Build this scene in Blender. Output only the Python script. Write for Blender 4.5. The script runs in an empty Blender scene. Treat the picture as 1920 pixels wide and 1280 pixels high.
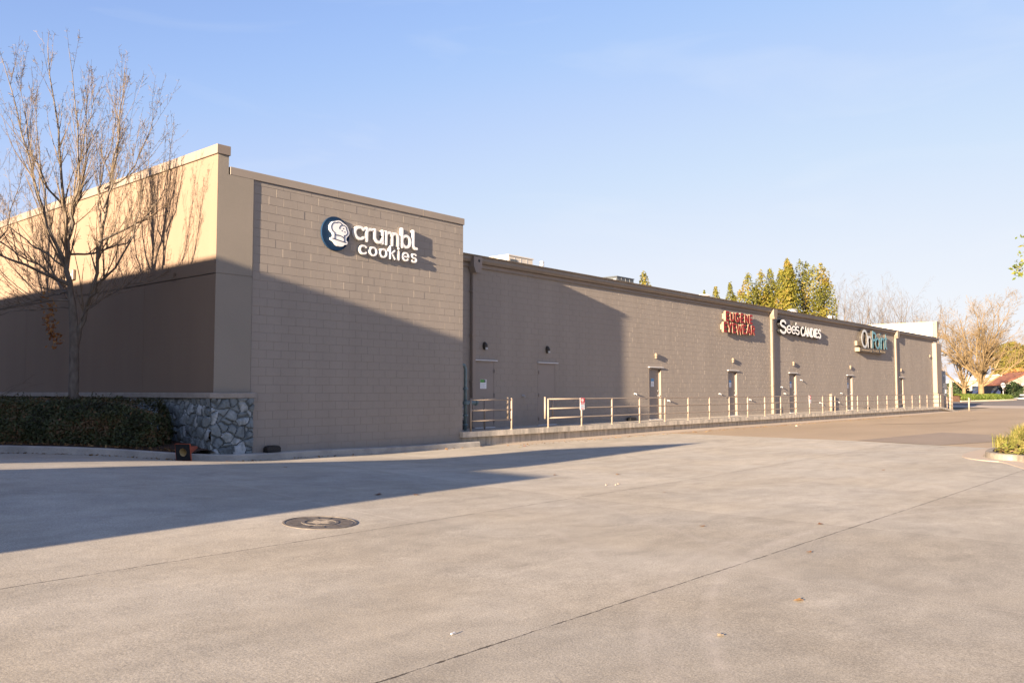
import bpy, math, random
from mathutils import Vector, Matrix, noise as mnoise
R_ = math.radians
random.seed(7)
scene = bpy.context.scene
COL = scene.collection

# ------------------------------------------------------------------ camera
EYE = 1.63
cam_d = bpy.data.cameras.new("camera")
cam = bpy.data.objects.new("camera", cam_d); COL.objects.link(cam)
cam_d.sensor_width = 36.0
cam_d.lens = 1583.0 / 1920.0 * 36.0
cam_d.clip_start = 0.05; cam_d.clip_end = 20000
cam.location = (0, 0, EYE)
cam.rotation_euler = (R_(90 + 3.362), 0, R_(40.6 - 90))
scene.camera = cam

# ------------------------------------------------------------------ light
SUN = Vector((1.0, 0.1215, -0.187)).normalized()          # way the light travels
EL = math.asin(-SUN.z)
world = bpy.data.worlds.new("World"); scene.world = world
world.use_nodes = True
wn = world.node_tree; wn.nodes.clear()
w_out = wn.nodes.new("ShaderNodeOutputWorld"); w_bg = wn.nodes.new("ShaderNodeBackground")
sky = wn.nodes.new("ShaderNodeTexSky"); sky.sky_type = 'NISHITA'
sky.sun_disc = False
sky.sun_elevation = EL
sky.sun_rotation = math.atan2(-SUN.x, -SUN.y)
sky.air_density = 1.0; sky.dust_density = 0.5; sky.ozone_density = 2.0; sky.altitude = 100
# colour curve: soften the sky's brightest band so it pales towards the horizon
w_in = wn.nodes.new("ShaderNodeVectorMath"); w_in.operation = 'SCALE'; w_in.inputs["Scale"].default_value = 0.1378
w_cv = wn.nodes.new("ShaderNodeRGBCurve")
w_sc = wn.nodes.new("ShaderNodeVectorMath"); w_sc.operation = 'SCALE'; w_sc.inputs["Scale"].default_value = 3.627
for ci, pts in enumerate(([(0, 0), (.324, .39), (.443, .53), (.569, .625), (.70, .71), (1.0, .815), (2, .93)],
                          [(0, 0), (.30, .31), (.577, .573), (.75, .67), (.965, .76), (1.16, .81), (1.5, .87), (2, .93)],
                          [(0, 0), (.40, .50), (.80, .90), (.93, .94), (1.4, .955), (2, .96)])):
    c = w_cv.mapping.curves[ci]
    while len(c.points) < len(pts): c.points.new(.5, .5)
    for p, (x, y) in zip(c.points, pts): p.location = (x / 2, y)
w_cv.mapping.update()
w_bg.inputs[1].default_value = 0.0535
wn.links.new(sky.outputs[0], w_in.inputs[0]); wn.links.new(w_in.outputs[0], w_cv.inputs["Color"]); wn.links.new(w_cv.outputs[0], w_sc.inputs[0])
# thin high cirrus
w_tc = wn.nodes.new("ShaderNodeTexCoord"); w_mp = wn.nodes.new("ShaderNodeMapping"); w_mp.inputs["Scale"].default_value = (2.0, 2.0, 9.0); w_mp.inputs["Rotation"].default_value = (R_(8), R_(-6), 0)
w_nz = wn.nodes.new("ShaderNodeTexNoise"); w_nz.inputs["Scale"].default_value = 1.6; w_nz.inputs["Detail"].default_value = 7; w_nz.inputs["Distortion"].default_value = .8
w_mr = wn.nodes.new("ShaderNodeMapRange"); w_mr.inputs[1].default_value = .52; w_mr.inputs[2].default_value = .80; w_mr.inputs[3].default_value = 0; w_mr.inputs[4].default_value = .22
w_mx = wn.nodes.new("ShaderNodeMix"); w_mx.data_type = 'RGBA'; w_mx.inputs[7].default_value = (3.3, 3.4, 3.5, 1)
wn.links.new(w_tc.outputs["Generated"], w_mp.inputs[0]); wn.links.new(w_mp.outputs[0], w_nz.inputs["Vector"]); wn.links.new(w_nz.outputs["Fac"], w_mr.inputs[0])
wn.links.new(w_mr.outputs[0], w_mx.inputs[0]); wn.links.new(w_sc.outputs[0], w_mx.inputs[6])
wn.links.new(w_mx.outputs[2], w_bg.inputs[0]); wn.links.new(w_bg.outputs[0], w_out.inputs[0])
sun_d = bpy.data.lights.new("sun", 'SUN'); sun = bpy.data.objects.new("sun", sun_d); COL.objects.link(sun)
sun_d.energy = 5.0; sun_d.angle = R_(0.5); sun_d.color = (1.0, 0.775, 0.54)
sun.rotation_euler = SUN.to_track_quat('-Z', 'Y').to_euler()
sun.location = (-40, -10, 30)
scene.view_settings.view_transform = 'Standard'; scene.view_settings.look = 'None'
scene.view_settings.exposure = 2.4; scene.view_settings.gamma = 1
scene.view_settings.use_curve_mapping = False

# ------------------------------------------------------------------ materials
def mat(name, col, rough=0.8, col2=None, nscale=3.0, bump=0.0, bscale=40.0, metallic=0.0, spec=0.3, fine=0.0, detail=5, stretch=None, bdist=0.01):
    m = bpy.data.materials.new(name); m.use_nodes = True
    nt = m.node_tree; b = nt.nodes["Principled BSDF"]
    b.inputs["Roughness"].default_value = rough; b.inputs["Metallic"].default_value = metallic
    b.inputs["Specular IOR Level"].default_value = spec
    b.inputs["Base Color"].default_value = (*col, 1)
    tc = nt.nodes.new("ShaderNodeTexCoord")
    vec = tc.outputs["Object"]
    if stretch:
        mp = nt.nodes.new("ShaderNodeMapping"); mp.inputs["Scale"].default_value = stretch
        nt.links.new(vec, mp.inputs["Vector"]); vec2 = mp.outputs[0]
    else: vec2 = vec
    if col2 is not None:
        n = nt.nodes.new("ShaderNodeTexNoise"); n.inputs["Scale"].default_value = nscale; n.inputs["Detail"].default_value = detail
        nt.links.new(vec2, n.inputs["Vector"])
        r = nt.nodes.new("ShaderNodeValToRGB"); r.color_ramp.elements[0].position = 0.32; r.color_ramp.elements[1].position = 0.68
        r.color_ramp.elements[0].color = (*col, 1); r.color_ramp.elements[1].color = (*col2, 1)
        nt.links.new(n.outputs["Fac"], r.inputs[0]); out = r.outputs[0]
        if fine:
            f = nt.nodes.new("ShaderNodeTexNoise"); f.inputs["Scale"].default_value = bscale; f.inputs["Detail"].default_value = 2
            nt.links.new(vec, f.inputs["Vector"])
            mr = nt.nodes.new("ShaderNodeMapRange"); mr.inputs[1].default_value = .3; mr.inputs[2].default_value = .7
            mr.inputs[3].default_value = 1 - fine; mr.inputs[4].default_value = 1 + fine
            nt.links.new(f.outputs["Fac"], mr.inputs[0])
            mx = nt.nodes.new("ShaderNodeVectorMath"); mx.operation = 'SCALE'
            nt.links.new(out, mx.inputs[0]); nt.links.new(mr.outputs[0], mx.inputs["Scale"]); out = mx.outputs[0]
        nt.links.new(out, b.inputs["Base Color"])
    if bump:
        n2 = nt.nodes.new("ShaderNodeTexNoise"); n2.inputs["Scale"].default_value = bscale; n2.inputs["Detail"].default_value = 4
        nt.links.new(vec, n2.inputs["Vector"])
        bp = nt.nodes.new("ShaderNodeBump"); bp.inputs["Strength"].default_value = bump; bp.inputs["Distance"].default_value = bdist
        nt.links.new(n2.outputs["Fac"], bp.inputs["Height"]); nt.links.new(bp.outputs[0], b.inputs["Normal"])
    return m

def leaf_mat(name, cols, rough=0.6, trans=0.25):
    m = bpy.data.materials.new(name); m.use_nodes = True
    nt = m.node_tree; b = nt.nodes["Principled BSDF"]; out = nt.nodes["Material Output"]
    a = nt.nodes.new("ShaderNodeAttribute"); a.attribute_name = "tint"
    r = nt.nodes.new("ShaderNodeValToRGB"); cr = r.color_ramp
    while len(cr.elements) < len(cols): cr.elements.new(0.5)
    for i, c in enumerate(cols):
        cr.elements[i].position = i / (len(cols) - 1); cr.elements[i].color = (*c, 1)
    nt.links.new(a.outputs["Fac"], r.inputs[0]); nt.links.new(r.outputs[0], b.inputs["Base Color"])
    b.inputs["Roughness"].default_value = rough; b.inputs["Specular IOR Level"].default_value = 0.25
    if trans:
        t = nt.nodes.new("ShaderNodeBsdfTranslucent"); mx = nt.nodes.new("ShaderNodeMixShader"); mx.inputs[0].default_value = trans
        nt.links.new(r.outputs[0], t.inputs[0]); nt.links.new(b.outputs[0], mx.inputs[1]); nt.links.new(t.outputs[0], mx.inputs[2])
        nt.links.new(mx.outputs[0], out.inputs[0])
    return m

TAUPE = (0.245, 0.215, 0.19)
M = {}
M['block'] = mat("taupe_block_paint", (0.258, 0.228, 0.200), 0.75, (0.286, 0.253, 0.222), 0.9, 0.35, 90, fine=0.06, bdist=0.004, stretch=(1.5, 1, .35), detail=8)
M['stucco'] = mat("tan_stucco_sun_dimmed", (0.178, 0.130, 0.096), 0.85, (0.192, 0.141, 0.105), 1.6, 0.5, 110, fine=0.06, bdist=0.006, stretch=(1, 1, .12))  # the pilaster's stucco too, colour darkened here to temper the full sun
M['pilaster'] = mat("tan_stucco_weak_sun", (0.24, 0.215, 0.182), 0.85, (0.265, 0.235, 0.20), 0.6, 0.5, 110, fine=0.06, bdist=0.006)  # lighter copy of the end wall stucco for weak, grazing sun
M['coping'] = mat("metal_coping_sun_dimmed", (0.205, 0.168, 0.138), 0.5, (0.23, 0.19, 0.156), 1.5, spec=0.4)  # colour darkened so the sunlit end wall coping does not burn out
M['gutter'] = mat("brown_gutter_metal", (0.185, 0.152, 0.124), 0.45, (0.225, 0.187, 0.153), 1.2, spec=0.5)
M['fascia'] = mat("taupe_fascia", TAUPE, 0.6, (0.28, 0.225, 0.19), 1.5)
M['door'] = mat("taupe_door_paint", (0.225, 0.195, 0.175), 0.5, (0.245, 0.212, 0.19), 2.0, 0.06, 25, spec=0.4)
M['frame'] = mat("door_frame_paint", (0.195, 0.162, 0.135), 0.55, (0.215, 0.18, 0.15), 3.0)
M['ledge'] = mat("precast_ledge", (0.24, 0.215, 0.19), 0.85, (0.31, 0.28, 0.25), 4.0, 0.4, 60, fine=0.1)
M['galv'] = mat("galvanised_metal", (0.32, 0.33, 0.345), 0.45, (0.40, 0.41, 0.43), 4.0, metallic=0.3)
M['rail'] = mat("tan_rail_paint", (0.25, 0.205, 0.168), 0.5, (0.285, 0.235, 0.193), 6.0, spec=0.4)
M['spout'] = mat("tan_downspout_paint", (0.185, 0.152, 0.12), 0.5, (0.21, 0.173, 0.139), 3.0)
M['dripcap'] = mat("pale_metal_flashing", (0.55, 0.56, 0.58), 0.45, (0.62, 0.63, 0.65), 4.0)
M['frontcap'] = mat("metal_coping_weak_sun", (0.25, 0.215, 0.18), 0.5, (0.275, 0.237, 0.20), 2.5, spec=0.4, stretch=(.5, 1, 1))  # same coping, colour lifted again for the weakly lit front
M['concrete_edge'] = mat("weathered_concrete", (0.20, 0.185, 0.16), 0.9, (0.40, 0.36, 0.30), 5.0, 0.5, 70, fine=0.15)
M['kerb'] = mat("kerb_concrete", (0.27, 0.255, 0.235), 0.9, (0.43, 0.40, 0.36), 2.2, 0.5, 60, fine=0.12)
M['white'] = mat("white_acrylic", (0.80, 0.80, 0.80), 0.4, (0.76, 0.76, 0.77), 3.0)
M['white_edge'] = mat("white_return", (0.72, 0.71, 0.69), 0.45, (0.66, 0.65, 0.63), 3.0)
M['navy'] = mat("navy_panel", (0.008, 0.026, 0.065), 0.6, (0.010, 0.032, 0.075), 2.0, spec=0.1)
M['navyline'] = mat("navy_line", (0.012, 0.025, 0.07), 0.5)
M['red'] = mat("red_acrylic", (0.235, 0.007, 0.010), 0.5, (0.28, 0.009, 0.012), 5.0)
M['cream'] = mat("cream_return", (0.20, 0.16, 0.115), 0.5, (0.23, 0.185, 0.135), 4.0)
M['black'] = mat("black_plastic", (0.015, 0.016, 0.018), 0.5, (0.022, 0.022, 0.025), 8.0)
M['bronze'] = mat("dark_bronze", (0.035, 0.03, 0.025), 0.45, (0.05, 0.043, 0.036), 6.0)
M['blueface'] = mat("teal_blue_acrylic", (0.09, 0.265, 0.34), 0.4, (0.105, 0.29, 0.37), 4.0)
M['greyface'] = mat("pale_grey_acrylic", (0.47, 0.50, 0.52), 0.4, (0.50, 0.53, 0.55), 4.0)
M['tealpipe'] = mat("teal_pipe", (0.11, 0.17, 0.19), 0.5, (0.18, 0.25, 0.275), 8.0)
M['rtu'] = mat("hvac_beige", (0.48, 0.44, 0.38), 0.5, (0.52, 0.48, 0.41), 2.0)
M['rtu_dark'] = mat("hvac_coil", (0.05, 0.06, 0.07), 0.5, (0.08, 0.09, 0.10), 14.0)
M['roof'] = mat("white_roof_membrane", (0.62, 0.60, 0.57), 0.8, (0.70, 0.68, 0.65), 1.0)
M['cabinet'] = mat("slate_cabinet_paint", (0.12, 0.14, 0.17), 0.45, (0.14, 0.16, 0.19), 3.0)
M['lamp'] = mat("tan_lamp_housing", (0.175, 0.145, 0.115), 0.5, (0.20, 0.165, 0.13), 6.0)
M['lens'] = mat("frosted_lens", (0.40, 0.41, 0.42), 0.2, (0.44, 0.45, 0.46), 6.0)
M['paper'] = mat("paper", (0.72, 0.74, 0.76), 0.7, (0.78, 0.79, 0.80), 9.0)
M['green_ink'] = mat("green_ink", (0.10, 0.30, 0.08), 0.6)
M['blue_ink'] = mat("blue_ink", (0.10, 0.28, 0.50), 0.6)
M['red_ink'] = mat("red_ink", (0.50, 0.03, 0.05), 0.6)
M['grey_ink'] = mat("grey_ink", (0.35, 0.38, 0.45), 0.6)
M['orange'] = mat("faded_orange_rubber", (0.27, 0.05, 0.025), 0.6, (0.34, 0.075, 0.035), 9.0)
M['cone_in'] = mat("cone_inside", (0.45, 0.34, 0.17), 0.7, (0.52, 0.40, 0.2), 9.0)
M['iron'] = mat("cast_iron", (0.095, 0.085, 0.077), 0.65, (0.165, 0.147, 0.13), 12.0, 0.5, 70, metallic=0.2)
M['sand'] = mat("sandy_dirt", (0.30, 0.25, 0.19), 0.95, (0.40, 0.34, 0.26), 14.0, 0.5, 60)
M['soil'] = mat("bark_mulch", (0.035, 0.022, 0.016), 0.95, (0.09, 0.05, 0.033), 9.0, 1.0, 50, bdist=0.03)
M['bark'] = mat("grey_tree_bark", (0.085, 0.072, 0.06), 0.85, (0.165, 0.142, 0.118), 9.0, 0.6, 35, stretch=(1, 1, 0.5))
M['twig'] = mat("tan_twig_bark", (0.095, 0.071, 0.048), 0.8, (0.175, 0.134, 0.092), 6.0)
M['pale_bark'] = mat("pale_tan_bark", (0.125, 0.088, 0.045), 0.85, (0.19, 0.138, 0.074), 1.5)
M['grey_twig'] = mat("grey_far_twig", (0.085, 0.075, 0.07), 0.85, (0.13, 0.112, 0.10), 1.5)
M['hedge'] = leaf_mat("dark_hedge_leaf", [(0.017, 0.016, 0.009), (0.032, 0.042, 0.016), (0.06, 0.074, 0.029), (0.10, 0.066, 0.032), (0.145, 0.082, 0.04)], 0.45, 0.1)
M['deadleaf'] = leaf_mat("dry_leaf", [(0.16, 0.06, 0.025), (0.26, 0.12, 0.04), (0.34, 0.2, 0.08)], 0.8, 0.2)
M['autumn'] = leaf_mat("yellow_green_leaf", [(0.05, 0.056, 0.012), (0.115, 0.118, 0.017), (0.175, 0.158, 0.024), (0.22, 0.142, 0.034)], 0.6, 0.3)
M['yellow'] = leaf_mat("golden_leaf", [(0.085, 0.085, 0.018), (0.15, 0.135, 0.028), (0.20, 0.14, 0.035)], 0.6, 0.3)
M['rust'] = leaf_mat("rust_leaf", [(0.24, 0.10, 0.03), (0.34, 0.16, 0.05), (0.30, 0.2, 0.06)], 0.6, 0.3)
M['green'] = leaf_mat("clipped_hedge_leaf", [(0.03, 0.055, 0.012), (0.075, 0.11, 0.02), (0.13, 0.16, 0.03)], 0.6, 0.2)
M['darkgreen'] = leaf_mat("evergreen_leaf", [(0.012, 0.025, 0.01), (0.03, 0.05, 0.018), (0.05, 0.075, 0.025)], 0.6, 0.15)
M['grass'] = leaf_mat("dry_grass_blade", [(0.10, 0.12, 0.025), (0.19, 0.19, 0.045), (0.32, 0.25, 0.10)], 0.7, 0.3)
M['scrub'] = leaf_mat("brown_groundcover", [(0.06, 0.035, 0.016), (0.12, 0.10, 0.03), (0.13, 0.15, 0.03), (0.26, 0.17, 0.09)], 0.7, 0.2)
M['fallen'] = leaf_mat("fallen_leaf_litter", [(0.07, 0.04, 0.02), (0.18, 0.10, 0.04), (0.30, 0.20, 0.09)], 0.8, 0.1)
M['patch'] = mat("grey_asphalt_patch", (0.225, 0.182, 0.142), 0.9, (0.26, 0.21, 0.165), 0.7, 0.6, 50, fine=0.12)
M['asphalt'] = mat("worn_tan_asphalt", (0.285, 0.222, 0.152), 0.92, (0.35, 0.272, 0.188), 0.25, 0.7, 45, fine=0.16, stretch=(0.5, 1.3, 1))
M['road'] = mat("far_road_asphalt", (0.14, 0.125, 0.118), 0.92, (0.18, 0.16, 0.15), 0.1, 0.4, 20, fine=0.1)
M['strip'] = mat("pale_concrete_strip", (0.36, 0.30, 0.24), 0.9, (0.42, 0.35, 0.28), 0.4)
M['earth'] = mat("dry_ground", (0.13, 0.115, 0.075), 0.95, (0.19, 0.16, 0.10), 0.03)
M['hill'] = mat("forested_hill", (0.055, 0.065, 0.06), 0.95, (0.09, 0.095, 0.085), 0.012)
M['housewall'] = mat("cream_house_wall", (0.30, 0.255, 0.205), 0.8, (0.34, 0.29, 0.235), 0.6)
M['redroof'] = mat("terracotta_roof", (0.19, 0.075, 0.045), 0.8, (0.24, 0.10, 0.06), 0.8)
M['brownwall'] = mat("brown_neighbour_wall", (0.26, 0.21, 0.17), 0.8, (0.30, 0.24, 0.19), 0.7, 0.3, 60)
M['glass'] = mat("dark_window_glass", (0.02, 0.025, 0.03), 0.08, (0.03, 0.035, 0.04), 2.0, spec=0.6)
M['carblue'] = mat("dark_blue_car_paint", (0.012, 0.02, 0.06), 0.25, (0.015, 0.025, 0.07), 1.0, spec=0.6)
M['carwhite'] = mat("white_car_paint", (0.62, 0.64, 0.66), 0.25, (0.66, 0.68, 0.7), 1.0, spec=0.6)
M['tyre'] = mat("tyre_rubber", (0.018, 0.018, 0.018), 0.8, (0.03, 0.03, 0.03), 8.0)
M['yellowstain'] = mat("moss", (0.08, 0.08, 0.03), 0.9)

def concrete_mat():
    m = bpy.data.materials.new("apron_concrete"); m.use_nodes = True
    nt = m.node_tree; b = nt.nodes["Principled BSDF"]; L = nt.links.new
    b.inputs["Roughness"].default_value = 0.88; b.inputs["Specular IOR Level"].default_value = 0.25
    tc = nt.nodes.new("ShaderNodeTexCoord"); v = tc.outputs["Object"]
    def N(scale, detail, stretch=None, rough=0.55, dist=0.0):
        n = nt.nodes.new("ShaderNodeTexNoise"); n.inputs["Scale"].default_value = scale; n.inputs["Detail"].default_value = detail
        n.inputs["Roughness"].default_value = rough; n.inputs["Distortion"].default_value = dist
        if stretch:
            mp = nt.nodes.new("ShaderNodeMapping"); mp.inputs["Scale"].default_value = stretch[:3]
            if len(stretch) > 3: mp.inputs["Rotation"].default_value = (0, 0, stretch[3])
            L(v, mp.inputs["Vector"]); L(mp.outputs[0], n.inputs["Vector"])
        else: L(v, n.inputs["Vector"])
        return n.outputs["Fac"]
    def rng(s, a, b_, lo, hi):
        r = nt.nodes.new("ShaderNodeMapRange"); r.inputs[1].default_value = a; r.inputs[2].default_value = b_
        r.inputs[3].default_value = lo; r.inputs[4].default_value = hi; L(s, r.inputs[0]); return r.outputs[0]
    def mth(op, a, b_=None):
        n = nt.nodes.new("ShaderNodeMath"); n.operation = op
        for i, q in enumerate((a, b_)):
            if q is None: continue
            if isinstance(q, (int, float)): n.inputs[i].default_value = q
            else: L(q, n.inputs[i])
        return n.outputs[0]
    big = rng(N(0.35, 6, None, 0.6, 0.4), 0.3, 0.7, 0.93, 1.13)
    streak = rng(N(0.9, 5, (0.35, 1.7, 1, 0.25), 0.6), 0.3, 0.72, 0.90, 1.08)
    mid = rng(N(2.6, 6, (0.8, 1.2, 1), 0.65), 0.3, 0.7, 0.87, 1.10)
    speck = rng(N(75, 3), 0.3, 0.7, 0.74, 1.26)
    grit = rng(N(190, 2), 0.35, 0.65, 0.78, 1.22)
    blot = rng(N(0.8, 3, (1, 1.4, 1), 0.5, 1.0), 0.58, 0.74, 1.0, 0.86)
    pale = rng(N(0.62, 5, (0.7, 1.5, 1, 0.5), 0.6, 0.6), 0.58, 0.74, 1.0, 1.14)
    val = mth('MULTIPLY', mth('MULTIPLY', mth('MULTIPLY', big, streak), mth('MULTIPLY', mid, speck)), mth('MULTIPLY', mth('MULTIPLY', grit, blot), pale))
    # each strip of slabs has its own tone
    sy_ = nt.nodes.new("ShaderNodeSeparateXYZ"); L(v, sy_.inputs[0])
    val = mth('MULTIPLY', val, mth('ADD', .93, mth('ADD', mth('MULTIPLY', mth('GREATER_THAN', sy_.outputs[1], mth('ADD', mth('MULTIPLY', sy_.outputs[0], -0.012), 3.66)), .07), mth('MULTIPLY', mth('GREATER_THAN', sy_.outputs[1], mth('ADD', mth('MULTIPLY', sy_.outputs[0], 0.03), 7.30)), .06))))
    val = mth('MULTIPLY', val, mth('ADD', .985, mth('MULTIPLY', mth('GREATER_THAN', sy_.outputs[0], 10.35), .11)))
    # dark oil drops
    vo = nt.nodes.new("ShaderNodeTexVoronoi"); vo.inputs["Scale"].default_value = 0.42; vo.inputs["Randomness"].default_value = 1.0
    L(v, vo.inputs["Vector"])
    drop = rng(vo.outputs["Distance"], 0.016, 0.034, 0.35, 1.0)
    val = mth('MULTIPLY', val, drop)
    hue = nt.nodes.new("ShaderNodeValToRGB"); hue.color_ramp.elements[0].position = .35; hue.color_ramp.elements[1].position = .65
    hue.color_ramp.elements[0].color = (0.330, 0.296, 0.240, 1); hue.color_ramp.elements[1].color = (0.338, 0.312, 0.266, 1)
    L(N(0.5, 4, None, 0.5, 0.3), hue.inputs[0])
    sc = nt.nodes.new("ShaderNodeVectorMath"); sc.operation = 'SCALE'; L(hue.outputs[0], sc.inputs[0]); L(val, sc.inputs["Scale"])
    # joints: irregular dark lines along the slabs
    sx = nt.nodes.new("ShaderNodeSeparateXYZ"); L(v, sx.inputs[0])
    X, Y = sx.outputs[0], sx.outputs[1]
    wob = rng(N(4.0, 4), 0, 1, -0.016, 0.016)
    wid = rng(N(7.0, 5, None, 0.75), 0.38, 0.64, -0.002, 0.010)
    widp = rng(N(5.0, 4), 0.35, 0.65, 0.004, 0.011)
    dark = None
    def line(expr, k, w):
        d = mth('ABSOLUTE', mth('ADD', expr, wob))
        t = mth('SUBTRACT', 1.0, mth('MINIMUM', 1.0, mth('MAXIMUM', 0.0, mth('DIVIDE', mth('SUBTRACT', d, w), 0.004))))
        return mth('MULTIPLY', t, k)
    e1 = mth('SUBTRACT', Y, mth('ADD', mth('MULTIPLY', X, 0.03), 7.30))
    e2 = mth('SUBTRACT', Y, mth('ADD', mth('MULTIPLY', X, -0.012), 3.66))
    e3 = mth('SUBTRACT', Y, 11.6)
    for e, k in ((e1, .80), (e2, .88), (e3, .45)):
        t = line(e, k, wid); dark = t if dark is None else mth('MAXIMUM', dark, t)
    e4 = mth('SUBTRACT', X, 10.35); e5 = mth('SUBTRACT', X, 14.2); e6 = mth('SUBTRACT', X, 20.0)
    for e, k in ((e4, .25), (e5, .25), (e6, .3)):
        dark = mth('MAXIMUM', dark, line(e, k, widp))
    mx = nt.nodes.new("ShaderNodeMix"); mx.data_type = 'RGBA'
    L(dark, mx.inputs[0]); L(sc.outputs[0], mx.inputs[6]); mx.inputs[7].default_value = (0.035, 0.028, 0.022, 1)
    wv = nt.nodes.new("ShaderNodeTexNoise"); wv.inputs["Scale"].default_value = 1.6; wv.inputs["Detail"].default_value = 6; L(v, wv.inputs["Vector"])
    va = nt.nodes.new("ShaderNodeVectorMath"); va.operation = 'SCALE'; va.inputs["Scale"].default_value = 0.9; L(wv.outputs["Color"], va.inputs[0])
    vb = nt.nodes.new("ShaderNodeVectorMath"); vb.operation = 'ADD'; L(v, vb.inputs[0]); L(va.outputs[0], vb.inputs[1])
    vc = nt.nodes.new("ShaderNodeTexVoronoi"); vc.feature = 'DISTANCE_TO_EDGE'; vc.inputs["Scale"].default_value = 0.23; L(vb.outputs[0], vc.inputs["Vector"])
    crk = mth('MULTIPLY', rng(vc.outputs["Distance"], 0.0006, 0.0019, 0.12, 0.0), rng(N(0.55, 3), 0.50, 0.58, 0.0, 1.0))
    dark = mth('MAXIMUM', dark, crk)
    nt.links.remove(mx.inputs[0].links[0]); L(dark, mx.inputs[0])
    plt = mth('MULTIPLY', line(mth('SUBTRACT', X, mth('SUBTRACT', 7.15, mth('MULTIPLY', Y, 0.02))), 0.5, widp), mth('GREATER_THAN', Y, 7.5))
    plt = mth('MAXIMUM', plt, mth('MULTIPLY', line(mth('SUBTRACT', X, mth('SUBTRACT', 7.15, mth('MULTIPLY', Y, 0.02))), 0.25, widp), mth('LESS_THAN', Y, 3.7)))
    mx2 = nt.nodes.new("ShaderNodeMix"); mx2.data_type = 'RGBA'
    L(plt, mx2.inputs[0]); L(mx.outputs[2], mx2.inputs[6]); mx2.inputs[7].default_value = (0.50, 0.44, 0.37, 1)
    def ringd(cx, cy, r, w, k):
        dx = mth('SUBTRACT', X, cx); dy = mth('SUBTRACT', Y, cy)
        d = mth('ABSOLUTE', mth('SUBTRACT', mth('SQRT', mth('ADD', mth('MULTIPLY', dx, dx), mth('MULTIPLY', dy, dy))), r))
        t = mth('SUBTRACT', 1.0, mth('MINIMUM', 1.0, mth('DIVIDE', d, w)))
        return mth('MULTIPLY', mth('MULTIPLY', t, k), scuffn)
    scuffn = rng(N(3.0, 5, None, 0.7), 0.36, 0.6, 0.1, 1.0)
    sc_ = ringd(9.2, -4.2, 8.0, .09, .30)
    for (a_, b_, r_, w_, k_) in ((9.2, -4.2, 8.42, .08, .20), (-4, 14, 14.2, .10, .16), (-4, 14, 15.6, .10, .16), (22, 24, 21, .12, .18), (22, 24, 19.4, .12, .15)):
        sc_ = mth('MAXIMUM', sc_, ringd(a_, b_, r_, w_, k_))
    mx3 = nt.nodes.new("ShaderNodeMix"); mx3.data_type = 'RGBA'
    L(sc_, mx3.inputs[0]); L(mx2.outputs[2], mx3.inputs[6]); mx3.inputs[7].default_value = (0.50, 0.45, 0.40, 1)
    L(mx3.outputs[2], b.inputs["Base Color"])
    hgt = mth('SUBTRACT', mth('ADD', mth('MULTIPLY', N(60, 4), 0.5), mth('MULTIPLY', N(9, 4), 0.7)), mth('MULTIPLY', dark, 1.0))
    bp = nt.nodes.new("ShaderNodeBump"); bp.inputs["Strength"].default_value = 0.45; bp.inputs["Distance"].default_value = 0.006
    L(hgt, bp.inputs["Height"]); L(bp.outputs[0], b.inputs["Normal"])
    return m
M['apron'] = concrete_mat()

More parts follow.
